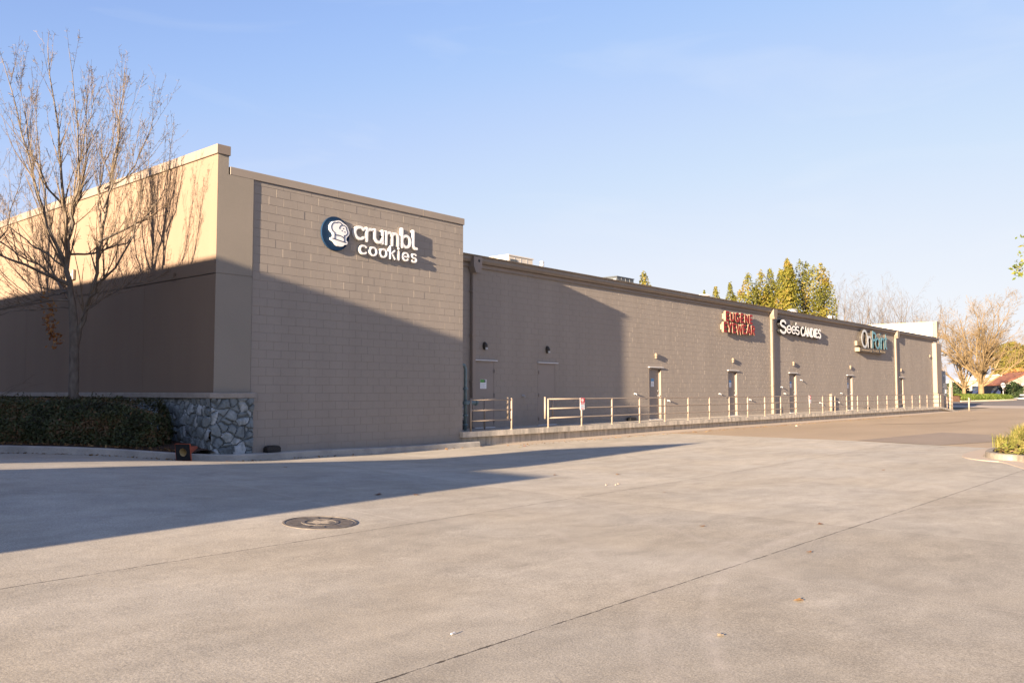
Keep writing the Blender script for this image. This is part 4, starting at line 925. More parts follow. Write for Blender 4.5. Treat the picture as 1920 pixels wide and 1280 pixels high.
mb = MB(); pts = [(mx_ + r * math.cos(a), my_ + r * math.sin(a), mz_ + .007) for a, r in [(q * .42, .12 + .04 * math.sin(q * 2.3)) for q in range(15)]]; mb.add(pts, [tuple(range(15))]); conform(mb); obj("grit", mb, M['sand'], t)

def scatter_leaf(x, y, s, nm, m, tint, cat="leaf", grp="fallen leaves on the concrete"):
    mb = MB(); z = zg(x, y) + .006; n = 7; a0 = random.uniform(0, 6.28); pts = []
    for k in range(14):
        a = k / 14 * 6.283; r = s * (.5 + .28 * math.cos(5 * a) ** 2) * (1 if k % 2 else .8)
        pts.append((x + r * math.cos(a + a0) * 1.2, y + r * math.sin(a + a0) * .8, z + .25 * s * (r / s) ** 2 * abs(math.sin(a)) + random.uniform(0, .006)))
    mb.add([(x, y, z + .003)] + pts, [(0, k + 1, (k + 1) % 14 + 1) for k in range(14)], tint)
    tag(obj("fallen_leaf", mb, m), nm, cat, grp)
lbl = "small curled dry leaf lying on the concrete apron"
for px in ((8.15, 9.55), (8.62, 9.25), (9.0, 13.1), (13.9, 9.2), (11.9, 7.0), (12.8, 9.9), (19.5, 8.2), (18.3, 5.6), (21.0, 16.3), (20.2, 16.5), (24.0, 16.4), (22.6, 16.2), (9.2, 4.9), (10.3, 3.9), (8.4, 3.3), (9.4, 15.7), (9.9, 16.1), (6.4, 2.6), (11.4, 16.3), (13.2, 16.4), (15.0, 16.5), (26.3, 16.2)):
    scatter_leaf(px[0], px[1], random.uniform(.045, .085), lbl, M['deadleaf'], random.random())
scatter_leaf(19.35, 16.1, .10, "bright red leaf on the concrete near the walkway end", leaf_mat("red_leaf", [(.42, .02, .02), (.5, .03, .03)], .6, .1), .5)
scatter_leaf(18.9, 15.9, .09, "yellow leaf on the concrete beside the bright red leaf", leaf_mat("yellow_leaf", [(.42, .33, .06), (.48, .38, .08)], .6, .1), .5)
scatter_leaf(5.15, 2.62, .045, "pale curled leaf casting a small shadow in the near foreground", leaf_mat("pale_leaf", [(.55, .42, .25), (.6, .45, .28)], .7, .1), .5)
mb = MB(); z = zg(4.2, 4.0); mb.tube([(4.0, 3.95, z + .012), (4.04, 3.957, z + .012)], .006, 8); tag(obj("cigarette_butt", mb, M['white_edge']), "white cigarette butt on the near concrete", "cigarette butt")
mb = MB()
for (x, y) in ((12.25, 8.15), (12.4, 8.2), (12.1, 8.25)): mb.box(x, x + .05, y, y + .02, zg(x, y) + .002, zg(x, y) + .012)
tag(obj("paper_scrap", mb, M['strip']), "torn white paper scraps near the shadow tip", "litter")
mb = MB(); mb.box(38.6, 38.9, 15.6, 15.68, zg(33, 15.6), zg(33, 15.6) + .04); tag(obj("paper_scrap", mb, M['strip']), "pale strip of litter on the asphalt by the walkway", "litter")
# litter in the kerb gutter (uncountable)
mb = MB(); rl = random.Random(4)
for i, p in enumerate(KP[:-1]):
    q = KP[i + 1]; L_ = math.dist(p, q)
    for k in range(int(L_ * (26 if p[0] < 11 else 9))):
        t_ = rl.random(); x = p[0] + (q[0] - p[0]) * t_; y = p[1] + (q[1] - p[1]) * t_ - abs(rl.gauss(0, .09)) - .02
        dens = mnoise.noise((x * 1.1, 3.3, 0))
        if dens < -.12: continue
        mb.leaf((x - abs(rl.gauss(0, .05)) * (p[0] < 9), y, zg(x, y) + .012), rl.uniform(.02, .06), Vector((0, 0, 1)), rl.random())
for k in range(420):
    y = rl.uniform(17.05, 20); x = kx(y) + .2 + abs(rl.gauss(0, .35))
    if x < 9.9: mb.leaf((x, y, zg(kx(y), y) + .17), rl.uniform(.03, .07), Vector((0, 0, 1)), rl.random())
for k in range(500):
    x = rl.uniform(19, 60); y = 16.7 - abs(rl.gauss(0, .25)); mb.leaf((x, y, zg(x, y) + .008), rl.uniform(.02, .05), Vector((0, 0, 1)), rl.random())
tag(obj("leaf_litter", mb, M['fallen'], loc=(0, 0, 0)), "dry leaf litter gathered along the kerb", "leaf litter", kind='stuff')

# ------------------------------------------------------------------ vegetation
def in_poly(x, y, P):
    c = False; n = len(P)
    for i in range(n):
        (x0, y0), (x1, y1) = P[i], P[(i + 1) % n]
        if (y0 > y) != (y1 > y) and x < (x1 - x0) * (y - y0) / (y1 - y0) + x0: c = not c
    return c
HP = [(9.25, 17.95), (9.72, 19.1), (9.72, 25.5), (1.5, 25.5), (1.5, 21.0), (4.4, 20.15), (6.35, 19.4), (7.55, 18.65), (8.45, 17.85), (8.85, 17.62)]
def hedge_top(x, y): return 1.42 - .42 * math.exp(-(((x - 9.25) ** 2 + (y - 17.9) ** 2) / .55)) + .09 * mnoise.noise((x * .9, y * .9, 1.7)) + .05 * mnoise.noise((x * 3, y * 3, .3))
t = thing("hedge", "dark clipped hedge in the planter against the end wall", "hedge", (8.2, 19.2, .4))
mb = MB(); rl = random.Random(8)
cxm = sum(p[0] for p in HP) / len(HP); cym = sum(p[1] for p in HP) / len(HP)
core = MB(); cp_ = [((p[0] - cxm) * .95 + cxm, (p[1] - cym) * .95 + cym) for p in HP]
core.prism([((p[0] - cxm) * .9 + cxm, (p[1] - cym) * .9 + cym) for p in HP], lambda a, b, d: (a, b, d), .3, 1.02)
obj("dark_core", core, M['soil'], t)  # solid dark core filling the hedge behind its leaf shell
per = [(HP[i], HP[(i + 1) % len(HP)]) for i in range(len(HP))]
def side_leaf(a, b, cnt):
    d = Vector((b[0] - a[0], b[1] - a[1])); nrm = Vector((d.y, -d.x)).normalized()
    for _ in range(cnt):
        q = rl.random(); x = a[0] + d.x * q; y = a[1] + d.y * q; zb = zg(kx(min(y, 20)), min(y, 20)) + .15
        z = zb + (hedge_top(x, y) - zb) * rl.random() ** .85
        bulge = .14 * mnoise.noise((x * 1.7, y * 1.7, z * 1.9)) + .07 * mnoise.noise((x * 5, y * 5, z * 5)) - .30 * max(0, (z - zb - .62) / .35) ** 2 * .6 - .12 * max(0, (.7 - z))
        o = bulge + rl.gauss(0, .035)
        tn = .45 + .5 * mnoise.noise((x * 2.2, y * 2.2, z * 2.6)) + rl.gauss(0, .16) + (.35 if rl.random() < .06 else 0)
        mb.leaf((x + nrm.x * o, y + nrm.y * o, z), rl.uniform(.030, .058), Vector((nrm.x, nrm.y, .5)), tn)
for a, b in per:
    L_ = math.dist(a, b)
    if (a[1] > 24 and b[1] > 24) or (a[0] > 9.5 and b[0] > 9.5) : continue
    side_leaf(a, b, int(L_ * 2600 if max(a[0], b[0]) > 4.5 else L_ * 900))
for _ in range(13000):
    y = rl.uniform(17.7, 24.0); x = rl.uniform(4.0, 9.72)
    if in_poly(x, y, HP):
        z = hedge_top(x, y) + rl.gauss(0, .03); mb.leaf((x, y, z), rl.uniform(.03, .058), Vector((0, 0, 1)), .5 + .5 * mnoise.noise((x * 2, y * 2, 4)) + rl.gauss(0, .16))
sh = MB()
for _ in range(70):      # stray shoots
    y = rl.uniform(17.8, 22); x = rl.uniform(5.5, 9.3)
    if not in_poly(x, y, HP): continue
    p = Vector((x, y, hedge_top(x, y) - .05)); q = p + Vector((rl.gauss(0, .06), rl.gauss(0, .06), rl.uniform(.08, .24)))
    for u in (.4, .6, .8, 1.0): mb.leaf(p.lerp(q, u), rl.uniform(.03, .05), None, rl.uniform(.3, .8))
obj("foliage", mb, M['hedge'], t)
# dry twigs sticking out left
mb = MB()
for k in range(16):
    p = Vector((rl.uniform(5.4, 7.0), rl.uniform(20.2, 21.5), 1.35)); pts = [p]; d = Vector((rl.uniform(-.2, .7), rl.uniform(-.6, .1), rl.uniform(.25, .7))).normalized()
    for q in range(6): p = p + d * .16; d = (d + Vector((rl.gauss(0, .18), rl.gauss(0, .18), rl.gauss(-.10, .12)))).normalized(); pts.append(p)
    mb.tube(pts, [.007, .006, .005, .004, .004, .003, .002], 4, False)
tag(obj("dry_shrub", mb, M['twig']), "bare twiggy shrub poking up behind the hedge at the left edge", "shrub")

def grow(mb, p, d, L, r, depth, rnd, up=.10, wig=.10, n=7, kids=9, kl=.45, ang=(25, 50), minr=.0022, spur=0):
    p = Vector(p); d = Vector(d).normalized(); pts = [p.copy()]; dirs = [d.copy()]
    for i in range(n):
        d = (d + Vector((rnd.gauss(0, wig), rnd.gauss(0, wig), rnd.gauss(0, wig) * .6 + up))).normalized()
        p = p + d * (L / n); pts.append(p.copy()); dirs.append(d.copy())
    rad = [max(minr, r * (1 - .86 * (i / n) ** .9)) for i in range(n + 1)]
    mb.tube(pts, rad, 6 if r > .02 else (4 if r > .007 else 3), False)
    if spur:
        for _ in range(spur):
            t_ = rnd.uniform(.1, .97) * n; i = min(int(t_), n - 1); q = pts[i].lerp(pts[i + 1], t_ - i); dd = (dirs[i] * .5 + Vector((rnd.gauss(0, 1), rnd.gauss(0, 1), rnd.gauss(.3, .8))).normalized()).normalized()
            l = rnd.uniform(.03, .10); mb.tube([q, q + dd * l], [.0032, .0028], 3, False)
    if depth > 0:
        for k in range(kids):
            t_ = rnd.uniform(.22, .98) * n; i = min(int(t_), n - 1); q = pts[i].lerp(pts[i + 1], t_ - i)
            a = R_(rnd.uniform(*ang)); ax_ = dirs[i].orthogonal().normalized(); ax_.rotate(Matrix.Rotation(rnd.uniform(0, 6.283), 3, dirs[i]))
            dd = dirs[i] * math.cos(a) + ax_ * math.sin(a)
            grow(mb, q, dd, L * kl * rnd.uniform(.55, 1.15) * (1 - .35 * t_ / n), rad[i] * rnd.uniform(.42, .62), depth - 1, rnd, up, wig, max(4, n - 2), max(3, int(kids * .7)), kl, ang, minr, spur)
    return pts, rad
RV = Vector((.6507, -.7593, 0)); FV = Vector((.7593, .6507, 0))
def near_tree(base, seed, label, limbs, trunk_pts, trunk_r):
    """limbs: list of (points (r,z,f) in tree plane, radius0)"""
    rnd = random.Random(seed); t = thing("bare_tree", label, "tree", base)
    B = Vector((base[0], base[1], 0))
    def W(p): return B + RV * p[0] + FV * (p[2] if len(p) > 2 else 0) + Vector((0, 0, p[1]))
    mb = MB(); mb.tube([W(p) for p in trunk_pts], trunk_r, 12, False)
    obj("trunk", mb, M['bark'], t, smooth=True)
    ml = MB(); mc = MB()
    for pts, r0 in limbs:
        P = [W(p) for p in pts]
        # densify with a smooth curve
        Q = [P[0]]
        for a, b in zip(P, P[1:]):
            for s in (1 / 3, 2 / 3, 1): Q.append(a.lerp(b, s) + Vector((rnd.gauss(0, .02), rnd.gauss(0, .02), rnd.gauss(0, .015))))
        n = len(Q); r0 = r0 * .84; rr = [max(.0035, r0 * (1 - .88 * (i / (n - 1)) ** .85)) for i in range(n)]
        ml.tube(Q, rr, 7, False)
        Lt = sum((b - a).length for a, b in zip(Q, Q[1:]))
        for k in range(int(5 + Lt * 3.8)):
            f = rnd.uniform(.18, .97) * (n - 1); i = min(int(f), n - 2); q = Q[i].lerp(Q[i + 1], f - i); d = (Q[i + 1] - Q[i]).normalized()
            a = R_(rnd.uniform(18, 48)); ax_ = d.orthogonal().normalized(); ax_.rotate(Matrix.Rotation(rnd.uniform(0, 6.283), 3, d))
            dd = d * math.cos(a) + ax_ * math.sin(a) + Vector((0, 0, .40))
            L = rnd.uniform(.5, 2.2) * (1.2 - .72 * f / (n - 1))
            grow(mc, q, dd, L, max(.005, rr[i] * rnd.uniform(.35, .6)), 1, rnd, .10, .05, 7, 4, .34, (18, 42), .0026, 4)
        grow(mc, Q[-1], (Q[-1] - Q[-2]), .45, rr[-1], 1, rnd, .08, .04, 5, 1, .35, (15, 32), .0024, 3)
        for _ in range(int(Lt * 7)):
            f = rnd.uniform(.15, .99) * (n - 1); i = min(int(f), n - 2); q = Q[i].lerp(Q[i + 1], f - i); dd = Vector((rnd.gauss(0, 1), rnd.gauss(0, 1), rnd.gauss(.5, .6))).normalized()
            mc.tube([q, q + dd * rnd.uniform(.06, .16)], [.005, .004], 3, False)
    obj("limbs", ml, M['bark'], t, smooth=True); obj("twigs", mc, M['twig'], t)
    return t
def T(px, py, f=0.0):
    z = 1.63 + (733 - py) / 83.5
    return ((px - 140) / 83.5 * .95, z if z < 3.2 else 3.2 + (z - 3.2) * .925, f)
limbs = [
 ([T(141, 650), T(152, 600, .05), T(168, 535, .1), T(182, 440, .1), T(190, 340, .15), T(203, 220, .2), T(215, 75, .25)], .075),
 ([T(132, 565), T(122, 500), T(117, 420, -.05), T(110, 330, -.1), T(98, 210, -.15), T(78, 48, -.2)], .085),
 ([T(122, 510), T(98, 465, .2), T(60, 400, .5), T(32, 290, .6), T(10, 120, .7)], .05),
 ([T(121, 490), T(95, 410, -.4), T(78, 320, -.6), T(50, 200, -.8), T(18, 70, -.9)], .05),
 ([T(118, 450), T(100, 390, .5), T(92, 300, .8), T(105, 180, 1.0), T(118, 90, 1.1)], .045),
 ([T(118, 440), T(140, 385, -.3), T(160, 325, -.5), T(163, 220, -.7), T(150, 68, -.9)], .05),
 ([T(117, 400), T(128, 340, .3), T(128, 230, .5), T(125, 95, .6)], .04),
 ([T(124, 525), T(85, 505, -.5), T(40, 480, -1.0), T(-5, 430, -1.3), T(-40, 320, -1.5)], .05),
 ([T(128, 555), T(80, 520, .5), T(30, 470, 1.0), T(-20, 380, 1.2)], .05),
 ([T(126, 560), T(90, 560, -.3), T(40, 575, -.5), T(-20, 600, -.6), T(-70, 590, -.7)], .032),
 ([T(124, 540), T(80, 545, .3), T(20, 560, .5), T(-40, 570, .5)], .03),
 ([T(126, 552), T(95, 530, .6), T(55, 505, 1.0), T(10, 455, 1.3), T(-20, 380, 1.5)], .03),
 ([T(127, 575), T(100, 580, -.5), T(60, 590, -.9), T(15, 605, -1.1), T(-30, 600, -1.3)], .022),
 ([T(125, 530), T(98, 500, -.7), T(65, 470, -1.1), T(25, 440, -1.4), T(0, 380, -1.5)], .03),
 ([T(122, 500), T(90, 470, -.2), T(50, 440, -.3), T(-5, 400, -.3), T(-50, 330, -.3)], .032),
 ([T(150, 600), T(185, 575, -.4), T(225, 565, -.8), T(255, 530, -1.0)], .018),
 ([T(178, 480), T(205, 470, -.4), T(240, 430, -.7), T(262, 350, -.8), T(278, 250, -.9)], .026),
 ([T(160, 570), T(195, 530, -.3), T(240, 500, -.6), T(280, 440, -.8), T(300, 360, -.9), T(316, 290, -1.0)], .045),
 ([T(158, 580), T(185, 545, .4), T(215, 520, .7), T(265, 505, .9), T(312, 507, 1.0)], .026),
 ([T(182, 440), T(210, 410, .4), T(245, 380, .7), T(275, 310, .9), T(290, 180, 1.0)], .04),
 ([T(185, 410), T(165, 360, .3), T(160, 300, .5), T(178, 200, .6), T(190, 60, .7)], .035),
 ([T(188, 370), T(215, 330, -.3), T(235, 250, -.5), T(250, 110, -.6)], .035),
 ([T(190, 330), T(225, 300, .2), T(262, 220, .3), T(275, 150, .3)], .028),
 ([T(135, 600), T(112, 560, .4), T(70, 530, .8), T(20, 525, 1.1), T(-40, 500, 1.3)], .028),
 ([T(119, 465), T(150, 455, .5), T(200, 425, .9), T(240, 350, 1.2), T(262, 230, 1.3)], .035),
 ([T(114, 370), T(88, 330, -.4), T(66, 250, -.6), T(48, 110, -.7)], .035),
]
base = (8.0, 19.8, .45)
near = near_tree(base, 21, "leafless tree with tall whips standing in the hedge at the left", limbs,
          [(0, .3), (0, .6), (.0, 1.4), (-.005, 2.2), (-.02, 2.75), (-.05, 3.2), (-.1, 3.65)], [.145, .122, .11, .105, .10, .09, .078])
mb = MB()
for (px, py, n) in ((100, 575, 30), (97, 600, 40), (103, 625, 60), (112, 635, 30), (95, 560, 12)):
    for _ in range(n):
        p = T(px + rl.gauss(0, 6), py + rl.gauss(0, 8), rl.gauss(-.2, .08)); mb.leaf(Vector((8.0, 19.8, 0)) + RV * p[0] + FV * p[2] + Vector((0, 0, p[1])), rl.uniform(.04, .08), None, rl.random())
obj("dead_leaves", mb, M['deadleaf'], near)
# neighbour tree just outside the left edge (its low boughs and shadow enter the picture)
lim2 = []
for k in range(13):
    a = k * 2.4; s = .9 + .25 * math.sin(k * 1.7); z0 = 2.6 + .22 * k
    lim2.append(([(0, z0, 0), (.5 * math.cos(a) * s, z0 + .7, .5 * math.sin(a) * s), (1.1 * math.cos(a) * s, z0 + 1.7, 1.1 * math.sin(a) * s), (1.5 * math.cos(a) * s, min(9.2, z0 + 3.6), 1.5 * math.sin(a) * s)], .05))
near_tree((7.4, 26.4, .5), 33, "second leafless tree half hidden beyond the left edge", lim2, [(0, .3), (0, 1.5), (.03, 3), (.05, 5.0), (0, 7.5)], [.15, .13, .11, .07, .02])

def cloud_tree(name, label, x, y, z0, h, blobs, m, n, leaf, cat="tree", grp=None, trunk_r=.16, clear=.12, bark='pale_bark'):
    """blobs: (dx,dy,dz0,dz1,r) upright spindles of leaves as fractions of height"""
    t = thing(name, label, cat, (x, y, z0), grp)
    mb = MB(); mb.tube([(x, y, z0 - .2), (x, y, z0 + h * .35), (x + .05, y, z0 + h * .75)], [trunk_r, trunk_r * .7, trunk_r * .2], 8)
    for (dx, dy, a, b, r) in blobs: mb.tube([(x, y, z0 + h * max(.1, a - .05)), (x + dx * .6, y + dy * .6, z0 + h * (a + b) * .45), (x + dx, y + dy, z0 + h * b * .95)], [trunk_r * .5, trunk_r * .3, .02], 6)
    obj("trunk", mb, M[bark], t)
    mc = MB(); tot = sum((b - a) * r for *_, a, b, r in blobs); sd = (x * 1.3 + y) % 17
    for (dx, dy, a, b, r) in blobs:
        k = int(n * (b - a) * r / tot)
        for _ in range(k):
            u = random.random(); prof = min(1, (1.0 - u) * 6.5 + .02) ** .5 * min(1, u * 6 + .35) * (1 - .12 * u)
            ang = random.uniform(0, 6.283); zz = z0 + h * (a + (b - a) * u)
            nz = mnoise.noise((math.cos(ang) * 1.4 + dx, math.sin(ang) * 1.4 + sd, zz * .8))
            rr = r * prof * (random.random() ** .33) * (1 + .45 * nz)
            if nz < -.28 and random.random() < .7: continue
            p = Vector((x + dx * (.5 + .5 * u) + rr * math.cos(ang), y + dy * (.5 + .5 * u) + rr * math.sin(ang), zz + random.gauss(0, .12)))
            mc.leaf(p, random.uniform(.7, 1.3) * leaf, Vector((math.cos(ang), math.sin(ang), .4)), .45 + .55 * mnoise.noise((p.x * .7, p.y * .7, p.z * .55)) + random.gauss(0, .17), 1.4)
    obj("crown", mc, M[m], t)
    return t
def at(px, depth): 
    u = (px - 960) / 1583; return (FV.x * depth + RV.x * u * depth, FV.y * depth + RV.y * u * depth)
def ht(py, depth): return 1.63 + (733 - py) / 1583 * depth
G1 = "columnar yellow green trees behind the low roof"
for px, top, w, dep, nm in ((1209, 510, 25, 75, "small lone columnar tree top left of the dark rooftop unit's right end"), (1322, 546, 10, 82, "tiny tree top beside the squat pale roof vent"), (1344, 540, 20, 80, "short columnar tree, first of the row behind the red sign"), (1371, 532, 18, 80, "thin columnar tree second in the row behind the red sign"),
                         (1405, 514, 33, 79, "columnar tree with rounded top third in the row behind the roof"), (1429, 509, 30, 80, "pointed columnar tree fourth in the row behind the roof"), (1447, 504, 19, 81, "slim columnar tree just left of the biggest crown")):
    x, y = at(px, dep); h = ht(top, dep) - .2; r = w / 2 / 1583 * dep * 1.15
    cloud_tree("columnar_tree", nm, x, y, .2, h, [(0, 0, .1, 1.0, r), (r * .55, -r * .5, .12, .9, r * 1.1), (-r * .55, r * .5, .12, .87, r * 1.1), (0, 0, .1, .78, r * 1.6)], 'autumn', 9500, .145, grp=G1)
for px, top, dep, nm, blobs in ((1479, 487, 78, "tallest narrow yellow green tree behind the roof, left of the broad crown", ((0, 0, .1, 1, 0.7), (-.6, 0, .1, .93, .7), (.5, .2, .1, .96, .7), (0, 0, .1, .93, 1.25))),
                         (1527, 488, 80, "broad yellow green tree with several upright fingers behind the roof", ((-1.2, 0, .1, 1.0, .75), (-.25, .3, .1, .98, .75), (.5, -.3, .1, .975, .75), (1.2, 0, .1, .945, .75), (1.7, .3, .08, .85, .7), (-.8, .4, .08, .86, .7), (.6, 0, .08, .8, 1.0), (2.05, 0, .06, .72, .6), (.1, 0, .1, .95, 1.45), (1.2, 0, .1, .86, 1.3), (-.9, 0, .1, .92, 1.2)))):
    x, y = at(px, dep); cloud_tree("columnar_tree", nm, x, y, .2, ht(top, dep) - .2, [(b[0] * RV.x, b[0] * RV.y + b[1], b[2], b[3], b[4]) for b in blobs], 'autumn', 17000, .145, grp=G1)

def far_bare(name, label, x, y, z0, h, spread, seed, m, limbs_n=9, depth=3, r0=.3, clear=.16, grp=None, kids=6, minr=.012, kl=.5):
    rnd = random.Random(seed); t = thing(name, label, "tree", (x, y, z0), grp)
    mb = MB(); mb.tube([(x, y, z0 - .3), (x + .05, y, z0 + h * clear * .5), (x, y, z0 + h * clear), (x, y + .05, z0 + h * clear * 1.5)], [r0 * 1.15, r0, r0 * .9, r0 * .5], 10); obj("trunk", mb, M[m], t, smooth=True)
    mc = MB()
    for k in range(limbs_n):
        a = k * 2.4 + rnd.uniform(-.3, .3); tilt = R_(rnd.uniform(8, 62)) * spread
        d = Vector((math.cos(a) * math.sin(tilt), math.sin(a) * math.sin(tilt), math.cos(tilt)))
        grow(mc, (x, y, z0 + h * clear * rnd.uniform(.8, 1.4)), d, h * rnd.uniform(.62, .86) * (1 - .12 * math.sin(tilt)), r0 * rnd.uniform(.35, .55), depth, rnd, .05, .08, 7, kids, kl, (22, 52), minr)
    obj("crown", mc, M[m], t)
    return t
x, y = at(1838, 118); far_bare("bare_tree", "large leafless tan tree with forked trunk on the lawn beyond the building", x, y,   .3, 13.6, 1.05, 5, 'pale_bark', 19, 3, .38, .17, kids=13, minr=.0065)
x, y = at(1806, 122); far_bare("bare_tree", "smaller leafless tan tree left of the large forked tree", x, y, .3, 9.5, 1.15, 6, 'pale_bark', 12, 3, .26, .2, kids=10, minr=.009)
for i, (px, dep, top, nm) in enumerate(((1582, 112, 545, "grey leafless tree beside the broad yellow green crown"), (1615, 118, 548, "grey leafless tree tallest of those above the white parapet"), (1650, 122, 552, "grey leafless tree second from left above the parapet"), (1690, 126, 562, "grey leafless tree above the middle of the white parapet"), (1735, 128, 566, "grey leafless tree above the right end of the white parapet"))):
    x, y = at(px, dep); far_bare("bare_tree", nm, x, y, 0, ht(top, dep), .62, 40 + i, 'grey_twig', 11, 3, .22, .2, "grey leafless trees behind the roof", 7, .006)
x, y = at(1898, 190)
cloud_tree("golden_tree", "rounded golden green tree at the right edge beyond the bare tree", x, y, .5, ht(642, 190) - .5, [(0, 0, .34, 1, 3.6), (-2.0, 1.8, .34, .86, 2.8), (2.3, -1.8, .34, .92, 3.0), (0, 0, .3, .7, 4.4)], 'yellow', 8000, .40, trunk_r=.25)
x, y = at(1908, 184); cloud_tree("rust_shrub", "rust orange bush under the golden tree", x, y, .5, 6.0, [(0, 0, .05, 1, 2.4), (-2, 1.6, .05, .85, 2.0), (2, -1.6, .05, .9, 2.2)], 'rust', 2600, .35, "shrub")
x, y = at(1884, 138); cloud_tree("evergreen_bush", "dark green bush between the parked dark car and the red roofed house", x, y, .4, 2.1, [(0, 0, .0, 1, 1.3), (-1.5, 1.3, .0, .8, 1.1), (1.2, -1, 0, .9, 1.1)], 'darkgreen', 2600, .2, "shrub")
x, y = at(1898, 130); cloud_tree("evergreen_bush", "taller dark green bush in front of the red roofed house", x, y, .4, 2.5, [(0, 0, .0, 1, 1.1), (.9, -.8, 0, .8, .9)], 'darkgreen', 2200, .2, "shrub")
x, y = at(1787, 126); cloud_tree("evergreen_bush", "dark bush just behind the white post at the building end", x, y, .3, 2.6, [(0, 0, 0, 1, 1.3), (1.4, -1.2, 0, .8, 1.0)], 'darkgreen', 2200, .2, "shrub")
# sunlit clipped hedge below the bare trees
t = thing("hedge", "sunlit green clipped hedge below the far bare trees", "hedge", (*at(1835, 114), .15))
mb = MB(); core = MB(); ends = [at(1786, 112), at(1882, 118)]; d = Vector(ends[1]) - Vector(ends[0]); L_ = d.length; d.normalize(); nn = Vector((-d.y, d.x))
for k in range(9000):
    s = rl.random() * L_; a = rl.uniform(0, math.pi); w = 1.2 + .25 * mnoise.noise((s * .7, 0, 0)); r = .96 + .1 * rl.random()
    q = Vector(ends[0]) + d * s + nn * math.cos(a) * w * r; zz = .12 + (1.05 + .12 * mnoise.noise((s * .5, 2, 0))) * (math.sin(a) ** .45) * r
    if rl.random() < .35: zz = .15 + (zz - .15) * rl.random()
    mb.leaf((q.x, q.y, zz), rl.uniform(.10, .18), Vector((nn.x * math.cos(a), nn.y * math.cos(a), math.sin(a))), .55 + .5 * mnoise.noise((q.x * .8, q.y * .8, zz)) + rl.gauss(0, .15))
q0 = Vector(ends[0]); q1 = Vector(ends[1]); core.add([(*(q0 + nn), .1), (*(q1 + nn), .1), (*(q1 - nn), .1), (*(q0 - nn), .1), (*(q0 + nn * .7), 1.0), (*(q1 + nn * .7), 1.0), (*(q1 - nn * .7), 1.0), (*(q0 - nn * .7), 1.0)], [(4, 5, 6, 7), (0, 1, 5, 4), (1, 2, 6, 5), (2, 3, 7, 6), (3, 0, 4, 7)])
obj("dark_core", core, M['soil'], t); obj("foliage", mb, M['green'], t)  # first part is a solid dark filler inside the leaves
kp = [tuple(Vector(ends[0]) - nn * 1.7 - d * 1.0), tuple(Vector(ends[1]) - nn * 1.7), tuple(Vector(ends[1]) + d * 1.6 - nn * .6), tuple(Vector(ends[1]) + d * 1.6 + nn * 3)]
struct("far_kerb", kerb_mesh(smooth_path(kp, 2), .2, .16, 1), M['strip'])

# island on the right
IP = smooth_path([(60, 2), (36, 4.0), (29.5, 4.9), (26, 5.0), (24.4, 4.95), (23.3, 4.75), (22.7, 4.3), (22.7, 3.9), (21.5, 3.3), (19.0, 2.3), (15, .4)], 2)
M['island_kerb'] = mat("kerb_sun_dimmed", (0.17, 0.15, 0.125), 0.9, (0.30, 0.27, 0.23), 3.0, 0.5, 60, fine=0.15)  # kerb concrete, colour darkened against the full sun on its end
struct("island_kerb", kerb_mesh(IP, .17, .15, 1), M['island_kerb'])
struct("island_gutter", kerb_mesh([(x, y) for x, y in IP], .5, .012, -1), M['strip'])
mb = MB(); base_ = [(p[0], p[1]) for p in IP]
mb.add([(x + .1 * (1 if y > 3 else .5), y - .12, zg(x, y) + .12) for x, y in base_], [tuple(range(len(base_)))])
struct("island_soil", mb, M['soil'])
isl = base_ + [(60, -4), (15, -4)]
mb = MB()
for k in range(9000):
    x = rl.uniform(18, 34); y = rl.uniform(.3, 4.9)
    if not in_poly(x + .05, y + .25, base_): continue
    z = .13 + max(0, .16 + .14 * mnoise.noise((x * 1.3, y * 1.3, 0))) * rl.random()
    mb.leaf((x, y, zg(x, y) + z), rl.uniform(.05, .11), Vector((0, 0, 1)), .5 + .6 * mnoise.noise((x * 1.6, y * 1.6, 2)) + rl.gauss(0, .2))
tag(obj("groundcover", mb, M['scrub'], loc=(0, 0, 0)), "low dry groundcover on the kerbed island", "groundcover", kind='stuff')
def tuft(x, y, h, nm, n=300, sp=.35):
    mb = MB(); z = zg(x, y) + .12
    for _ in range(n):
        a = rl.uniform(0, 6.283); l = h * rl.uniform(.55, 1.1); lean = rl.uniform(.1, .75) ; bx, by = x + rl.gauss(0, .06), y + rl.gauss(0, .06); w = .009
        p = [(bx, by, z), (bx + math.cos(a) * l * lean * .4, by + math.sin(a) * l * lean * .4, z + l * .62), (bx + math.cos(a) * l * lean, by + math.sin(a) * l * lean, z + l * (1 - .3 * lean))]
        s_ = Vector((-math.sin(a), math.cos(a), 0)) * w; tn = rl.random()
        for q in range(2):
            A, B_ = Vector(p[q]), Vector(p[q + 1]); k0, k1 = (1, .7) if q == 0 else (.7, .15)
            mb.quad(A - s_ * k0, A + s_ * k0, B_ + s_ * k1, B_ - s_ * k1, tn)
    tag(obj("grass_tuft", mb, M['grass']), nm, "grass", "grass tufts on the island")
for x, y, h, nm in ((26.5, 4.6, .48, "tall feathery grass tuft in the middle of the island clump"), (25.6, 4.5, .38, "shorter grass tuft in front of the tall feathery one"), (24.9, 4.35, .3, "bushy grass tuft just behind the island kerb by the right edge"), (27.6, 4.7, .6, "tallest yellow grass tuft at the back of the island"), (25.3, 4.75, .4, "thin grass tuft nearest the island nose"), (24.3, 4.1, .3, "low green tuft near the island kerb"), (28.6, 4.75, .58, "pale grass tuft partly cut by the right edge")):
    tuft(x, y, h, nm)
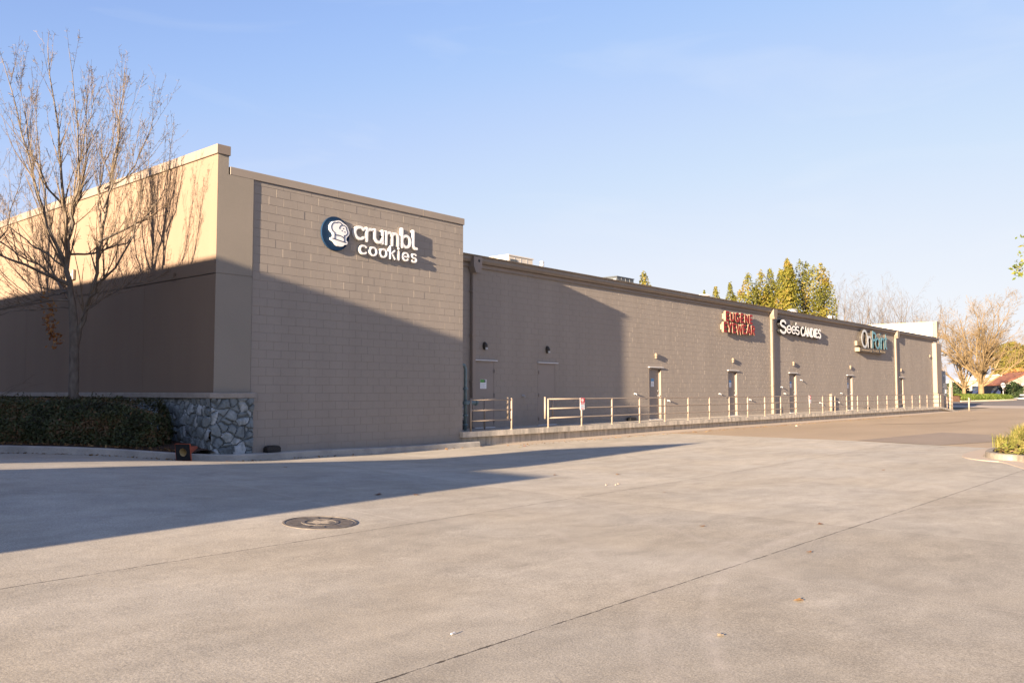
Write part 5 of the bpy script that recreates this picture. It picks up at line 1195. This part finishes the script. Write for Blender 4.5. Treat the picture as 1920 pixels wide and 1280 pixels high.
# leafy bough reaching in at the right edge
t = thing("leafy_tree", "green leafy tree beyond the right edge, one bough reaching into view", "tree", (19.6, -.6, .1))
mb = MB(); mb.tube([(19.6, -.6, 0), (19.6, -.6, 2), (19.7, -.4, 4.5), (19.8, -.3, 7.5)], [.14, .12, .09, .03], 10)
def bough(a, b, r): mb.tube([a, Vector(a).lerp(Vector(b), .5) + Vector((0, 0, .18)), b], [r, r * .6, .006], 6)
def px3(px, py, dep): 
    x, y = at(px, dep); return Vector((x, y, ht(py, dep)))
lv = MB(); 
tips = [px3(1917, 500, 16.6), px3(1912, 507, 16.4), px3(1922, 490, 16.5), px3(1918, 515, 16.3), px3(1925, 472, 16.6), px3(1921, 441, 16.8), px3(1932, 455, 16.7)]
for q in tips:
    bough(px3(1985, 470, 17.2), q, .014)
bough((19.7, -.4, 4.3), px3(1985, 470, 17.2), .05)
for q, k in zip(tips, (16, 12, 14, 14, 3, 3, 14)):
    for _ in range(k): lv.leaf(q + Vector((rl.gauss(0, .05), rl.gauss(0, .05), rl.gauss(0, .055))), rl.uniform(.035, .065), None, rl.uniform(.2, .9), 1.9)
for _ in range(2600):
    a = rl.uniform(0, 6.28); e = rl.uniform(-1, 1); r = 1.5 * rl.random() ** .4
    p = Vector((20.1 + r * math.cos(a) * .9, -.9 + r * math.sin(a) * .9, 5.9 + 2.0 * e))
    lv.leaf(p, rl.uniform(.05, .09), None, rl.uniform(.1, .9), 1.9)
obj("trunk", mb, M['bark'], t, smooth=True); obj("crown", lv, leaf_mat("lime_leaf", [(0.05, 0.08, 0.015), (0.13, 0.17, 0.025), (0.28, 0.24, 0.04)], .5, .35), t)

# ------------------------------------------------------------------ things at the far end
x, y = 75.6, 18.4
t = thing("utility_cabinet", "tall slate grey metal cabinet at the end of the building", "cabinet", (x + 1, y, .2))
mb = MB(); mb.cbox(x, x + .62, y, y + 1.4, .2, 3.35, .02); obj("enclosure", mb, M['cabinet'], t)
mb = MB(); mb.cbox(x + .63, x + 2.0, y + .12, y + 1.4, .2, 3.3, .02); obj("enclosure", mb, M['cabinet'], t)
mb = MB(); mb.cbox(x + .72, x + 1.7, y - .02, y + .118, .6, 2.3, .015); obj("door_panel", mb, M['cabinet'], t)
mb = MB(); mb.box(x + 1.1, x + 1.5, y - .03, y - .021, 1.45, 1.75); mb.box(x + 1.25, x + 1.45, y + .10, y + .118, 2.85, 3.0); obj("label_plate", mb, M['paper'], t)
mb = MB(); mb.tube([(x + .3, y - .06, 1.95), (x + .3, y - .002, 1.95)], .09, 12); obj("meter", mb, M['lens'], t)
for k, (dx, h, nm) in enumerate(((2.15, 2.5, "pale post beside the tall cabinet"), (1.85, 1.9, "shorter pale post against the tall cabinet"))):
    mb = MB(); mb.tube([(x + dx, y - .2, 0), (x + dx, y - .2, h)], .13 if k == 0 else .1, 12); mb.lathe([(.13, 0), (.09, .08), (0, .1)], (x + dx, y - .2, h), n=12)
    tag(obj("guard_post", mb, M['rail'], smooth=True), nm, "post")
x, y = 77.9, 16.9
t = thing("small_sign", "small plate on a short post where the walkway ramp ends", "sign", (x, y, 0))
mb = MB(); mb.tube([(x, y, 0), (x, y, 1.1)], .06, 10); obj("post", mb, M['rail'], t, smooth=True)
mb = MB(); mb.cbox(x - .16, x + .16, y - .09, y - .062, .7, 1.05, .008); obj("plate", mb, M['rail'], t)
t = thing("security_camera", "small dark camera pair bracketed on the end pilaster", "camera", (75.5, 18.2, 4.6))
mb = MB(); mb.tube([(75.4, 18.3, 4.6), (75.9, 18.15, 4.6)], .03, 8); obj("bracket", mb, M['bronze'], t)
mb = MB(); mb.cbox(75.75, 76.15, 18.05, 18.25, 4.55, 4.72, .03); mb.cbox(75.45, 75.62, 17.98, 18.22, 4.46, 4.58, .02); obj("housing", mb, M['bronze'], t)

# parked cars
def car(px, dep, z0, L, h, m, label, suv, ang):
    x, y = at(px, dep); t = thing("parked_car", label, "car", (x, y, z0)); c_, s_ = math.cos(ang), math.sin(ang)
    def Wd(a, b, z): return (x + a * c_ - b * s_, y + a * s_ + b * c_, z0 + z)
    H = L / 2
    if suv: low_ = [(-H, .35), (-H, .95), (-H + .9, 1.05), (H - .1, 1.05), (H, .9), (H, .35)]; cab = [(-H + .95, 1.04), (-H + 1.55, h - .05), (H - .5, h), (H - .12, 1.04)]
    else: low_ = [(-H, .32), (-H, .72), (-H + 1.1, .9), (H - .6, .92), (H, .82), (H, .32)]; cab = [(-H + 1.05, .89), (-H + 1.75, h), (H - 1.3, h), (H - .5, .91)]
    mb = MB(); mb.prism(low_, lambda a, b, d: Wd(a, d, b), -.88, .88)
    roof = [cab[1], cab[2]]; mb.prism([(cab[1][0] - .05, cab[1][1] - .06), (cab[1][0] + .1, h + .02), (cab[2][0] - .1, h + .02), (cab[2][0] + .05, cab[2][1] - .06)], lambda a, b, d: Wd(a, d, b), -.74, .74)
    for q in (cab[0][0] * .5 + cab[1][0] * .5 + .1, (cab[1][0] + cab[2][0]) / 2, cab[2][0] * .5 + cab[3][0] * .5): mb.prism([(q - .06, cab[0][1]), (q + .06, cab[0][1]), (q + .04, h - .06), (q - .04, h - .06)], lambda a, b, d: Wd(a, d, b), -.80, .80)
    obj("body", mb, m, t)
    mb = MB(); mb.prism(cab, lambda a, b, d: Wd(a, d, b), -.77, .77); obj("window", mb, M['glass'], t)
    for a in (-H + .85, H - .85):
        for b in (-.82, .82):
            w_ = MB(); w_.lathe([(0, -.11), (.24, -.11), (.33, -.09), (.33, .09), (.24, .11), (0, .11)], Wd(a, b, .33), (-s_, c_, 0), 18); obj("wheel", w_, M['tyre'], t)
    for b in (-.7, .7):
        l_ = MB(); l_.prism([(H - .06, .72), (H + .02, .72), (H + .01, .95), (H - .06, .95)], lambda a, b_, d: Wd(a, b + d, b_), -.14, .14); obj("tail_light", l_, M['red'], t)
    mb = MB(); mb.prism([(H - .01, .55), (H + .012, .55), (H + .012, .68), (H - .01, .68)], lambda a, b, d: Wd(a, d, b), -.26, .26); obj("number_plate", mb, M['paper'], t)
car(1840, 128, .65, 4.5, 1.72, M['carblue'], "dark blue parked car behind the sunlit hedge", True, R_(-62))
car(1924, 128, -.25, 4.3, 1.45, M['carwhite'], "white parked car cut by the right edge of the frame", False, R_(-55))
# far street sign seen from behind
x, y = at(1879, 125); t = thing("street_sign", "pale street sign back standing right of the parked dark car", "sign", (x, y, .3))
mb = MB(); mb.tube([(x, y, .3), (x, y, 2.6)], .05, 8); obj("post", mb, M['galv'], t)
mb = MB(); mb.prism([(.38 * math.cos(R_(22.5 + 45 * k)), .38 * math.sin(R_(22.5 + 45 * k))) for k in range(8)], lambda a, b, d: (x + RV.x * a - FV.x * d, y + RV.y * a - FV.y * d, 2.5 + b), .06, .08); obj("plate", mb, M['galv'], t)
# houses
def house(px, dep, z0, w, d_, eh, rh, label, roofm, ang, windows=2, name="house"):
    x, y = at(px, dep); t = thing(name, label, "house", (x, y, z0)); c_, s_ = math.cos(ang), math.sin(ang)
    def Wd(a, b, z): return (x + a * c_ - b * s_, y + a * s_ + b * c_, z0 + z)
    mb = MB(); mb.prism([(-w / 2, 0), (w / 2, 0), (w / 2, eh), (0, eh + rh), (-w / 2, eh)], lambda a, b, d: Wd(a, d, b), -d_ / 2, d_ / 2); obj("wall", mb, M['housewall'], t)
    mb = MB(); o = .45; k = rh / (w / 2)
    for s in (-1, 1):
        mb.prism([(s * (w / 2 + o), eh - o * k + .02), (0, eh + rh + .02), (0, eh + rh + .22), (s * (w / 2 + o), eh - o * k + .22)], lambda a, b, d: Wd(a, d, b), -d_ / 2 - o, d_ / 2 + o)
    obj("roof", mb, roofm, t)
    for q in range(windows):
        a = -w / 2 + w * (q + 1) / (windows + 1); mb = MB(); mb.prism([(a - .6, .9), (a + .6, .9), (a + .6, 2.1), (a - .6, 2.1)], lambda aa, b, d: Wd(aa, d, b), -d_ / 2 - .03, -d_ / 2 + .02); f = obj("window", mb, M['white'], t)
        mb = MB(); mb.prism([(a - .5, 1.0), (a + .5, 1.0), (a + .5, 2.0), (a - .5, 2.0)], lambda aa, b, d: Wd(aa, d, b), -d_ / 2 - .045, -d_ / 2 - .031); obj("pane", mb, M['glass'], f)
house(1908, 165, .6, 9, 9, 2.3, 2.2, "cream house with terracotta gable roof at the right edge", M['redroof'], R_(-60))
house(1846, 185, .8, 16, 8, 2.6, 1.6, "long white house glimpsed behind the parked dark car", M['roof'], R_(-48), 4)
house(1924, 215, 1.0, 13, 10, 4.0, 1.6, "wide low house with red roof behind the nearer terracotta roof", M['redroof'], R_(-50), 5)
mb = MB(); nh = 60
for i in range(nh):
    px = 1500 + i * 26; dep = 900; x, y = at(px, dep); hh = 64 * min(1, max(0, (px - 1866) / 70)) ** .7 + 5 * min(1, max(0, (px - 1866) / 70)) * mnoise.noise((i * .05, 7, 0)) + 3 * mnoise.noise((i * .31, 0, 0)) + 9 * mnoise.noise((i * .9, 4, 0))
    mb.v += [(*at(px, 700), -5), (*at(px, 900), max(2, hh * .72)), (*at(px, 1040), max(4, hh)), (*at(px, 1400), -5)]
mb.f = [(i * 4 + k, (i + 1) * 4 + k, (i + 1) * 4 + k + 1, i * 4 + k + 1) for i in range(nh - 1) for k in range(3)]
struct("hills", mb, M['hill'], smooth=True)

# ------------------------------------------------------------------ neighbouring shops on the sunny side: they cast the long shadow
t = thing("neighbour_building", "tall brown shop block across the drive, outside the left edge", "building", (-14, 22, 0), "shops across the drive")
mb = MB(); mb.box(-22, -8, 13.9, 44, 0, 7.9); obj("wall", mb, M['brownwall'], t)
mb = MB(); mb.cbox(-22.05, -7.97, 13.88, 44.05, 7.901, 8.0, .01); obj("coping", mb, M['coping'], t)
for k in range(6):
    mb = MB(); y0 = 15.5 + k * 4.6; mb.box(-7.99, -7.95, y0, y0 + 2.4, .8, 3.0); f = obj("window", mb, M['frame'], t)
    mb = MB(); mb.box(-7.948, -7.93, y0 + .1, y0 + 2.3, .9, 2.9); obj("pane", mb, M['glass'], f)
t = thing("neighbour_building", "gabled brown shop with lower wing across the drive, outside the left edge", "building", (-12, 9.5, 0), "shops across the drive")
mb = MB(); mb.prism([(8.95, 0), (11.43, 0), (11.43, 5.0), (8.95, 6.05)], lambda a, b, d: (d, a, b), -8.0, -16); obj("wall", mb, M['brownwall'], t)
mb = MB(); mb.box(-16, -8, 7.28, 8.948, 0, 3.8); obj("wing", mb, M['brownwall'], t)
mb = MB(); mb.box(-16.05, -7.98, 7.26, 8.94, 3.801, 3.87); obj("coping", mb, M['coping'], t)
mb = MB(); mb.box(-7.99, -7.94, 9.6, 10.6, 0, 2.1); obj("door", mb, M['door'], t)
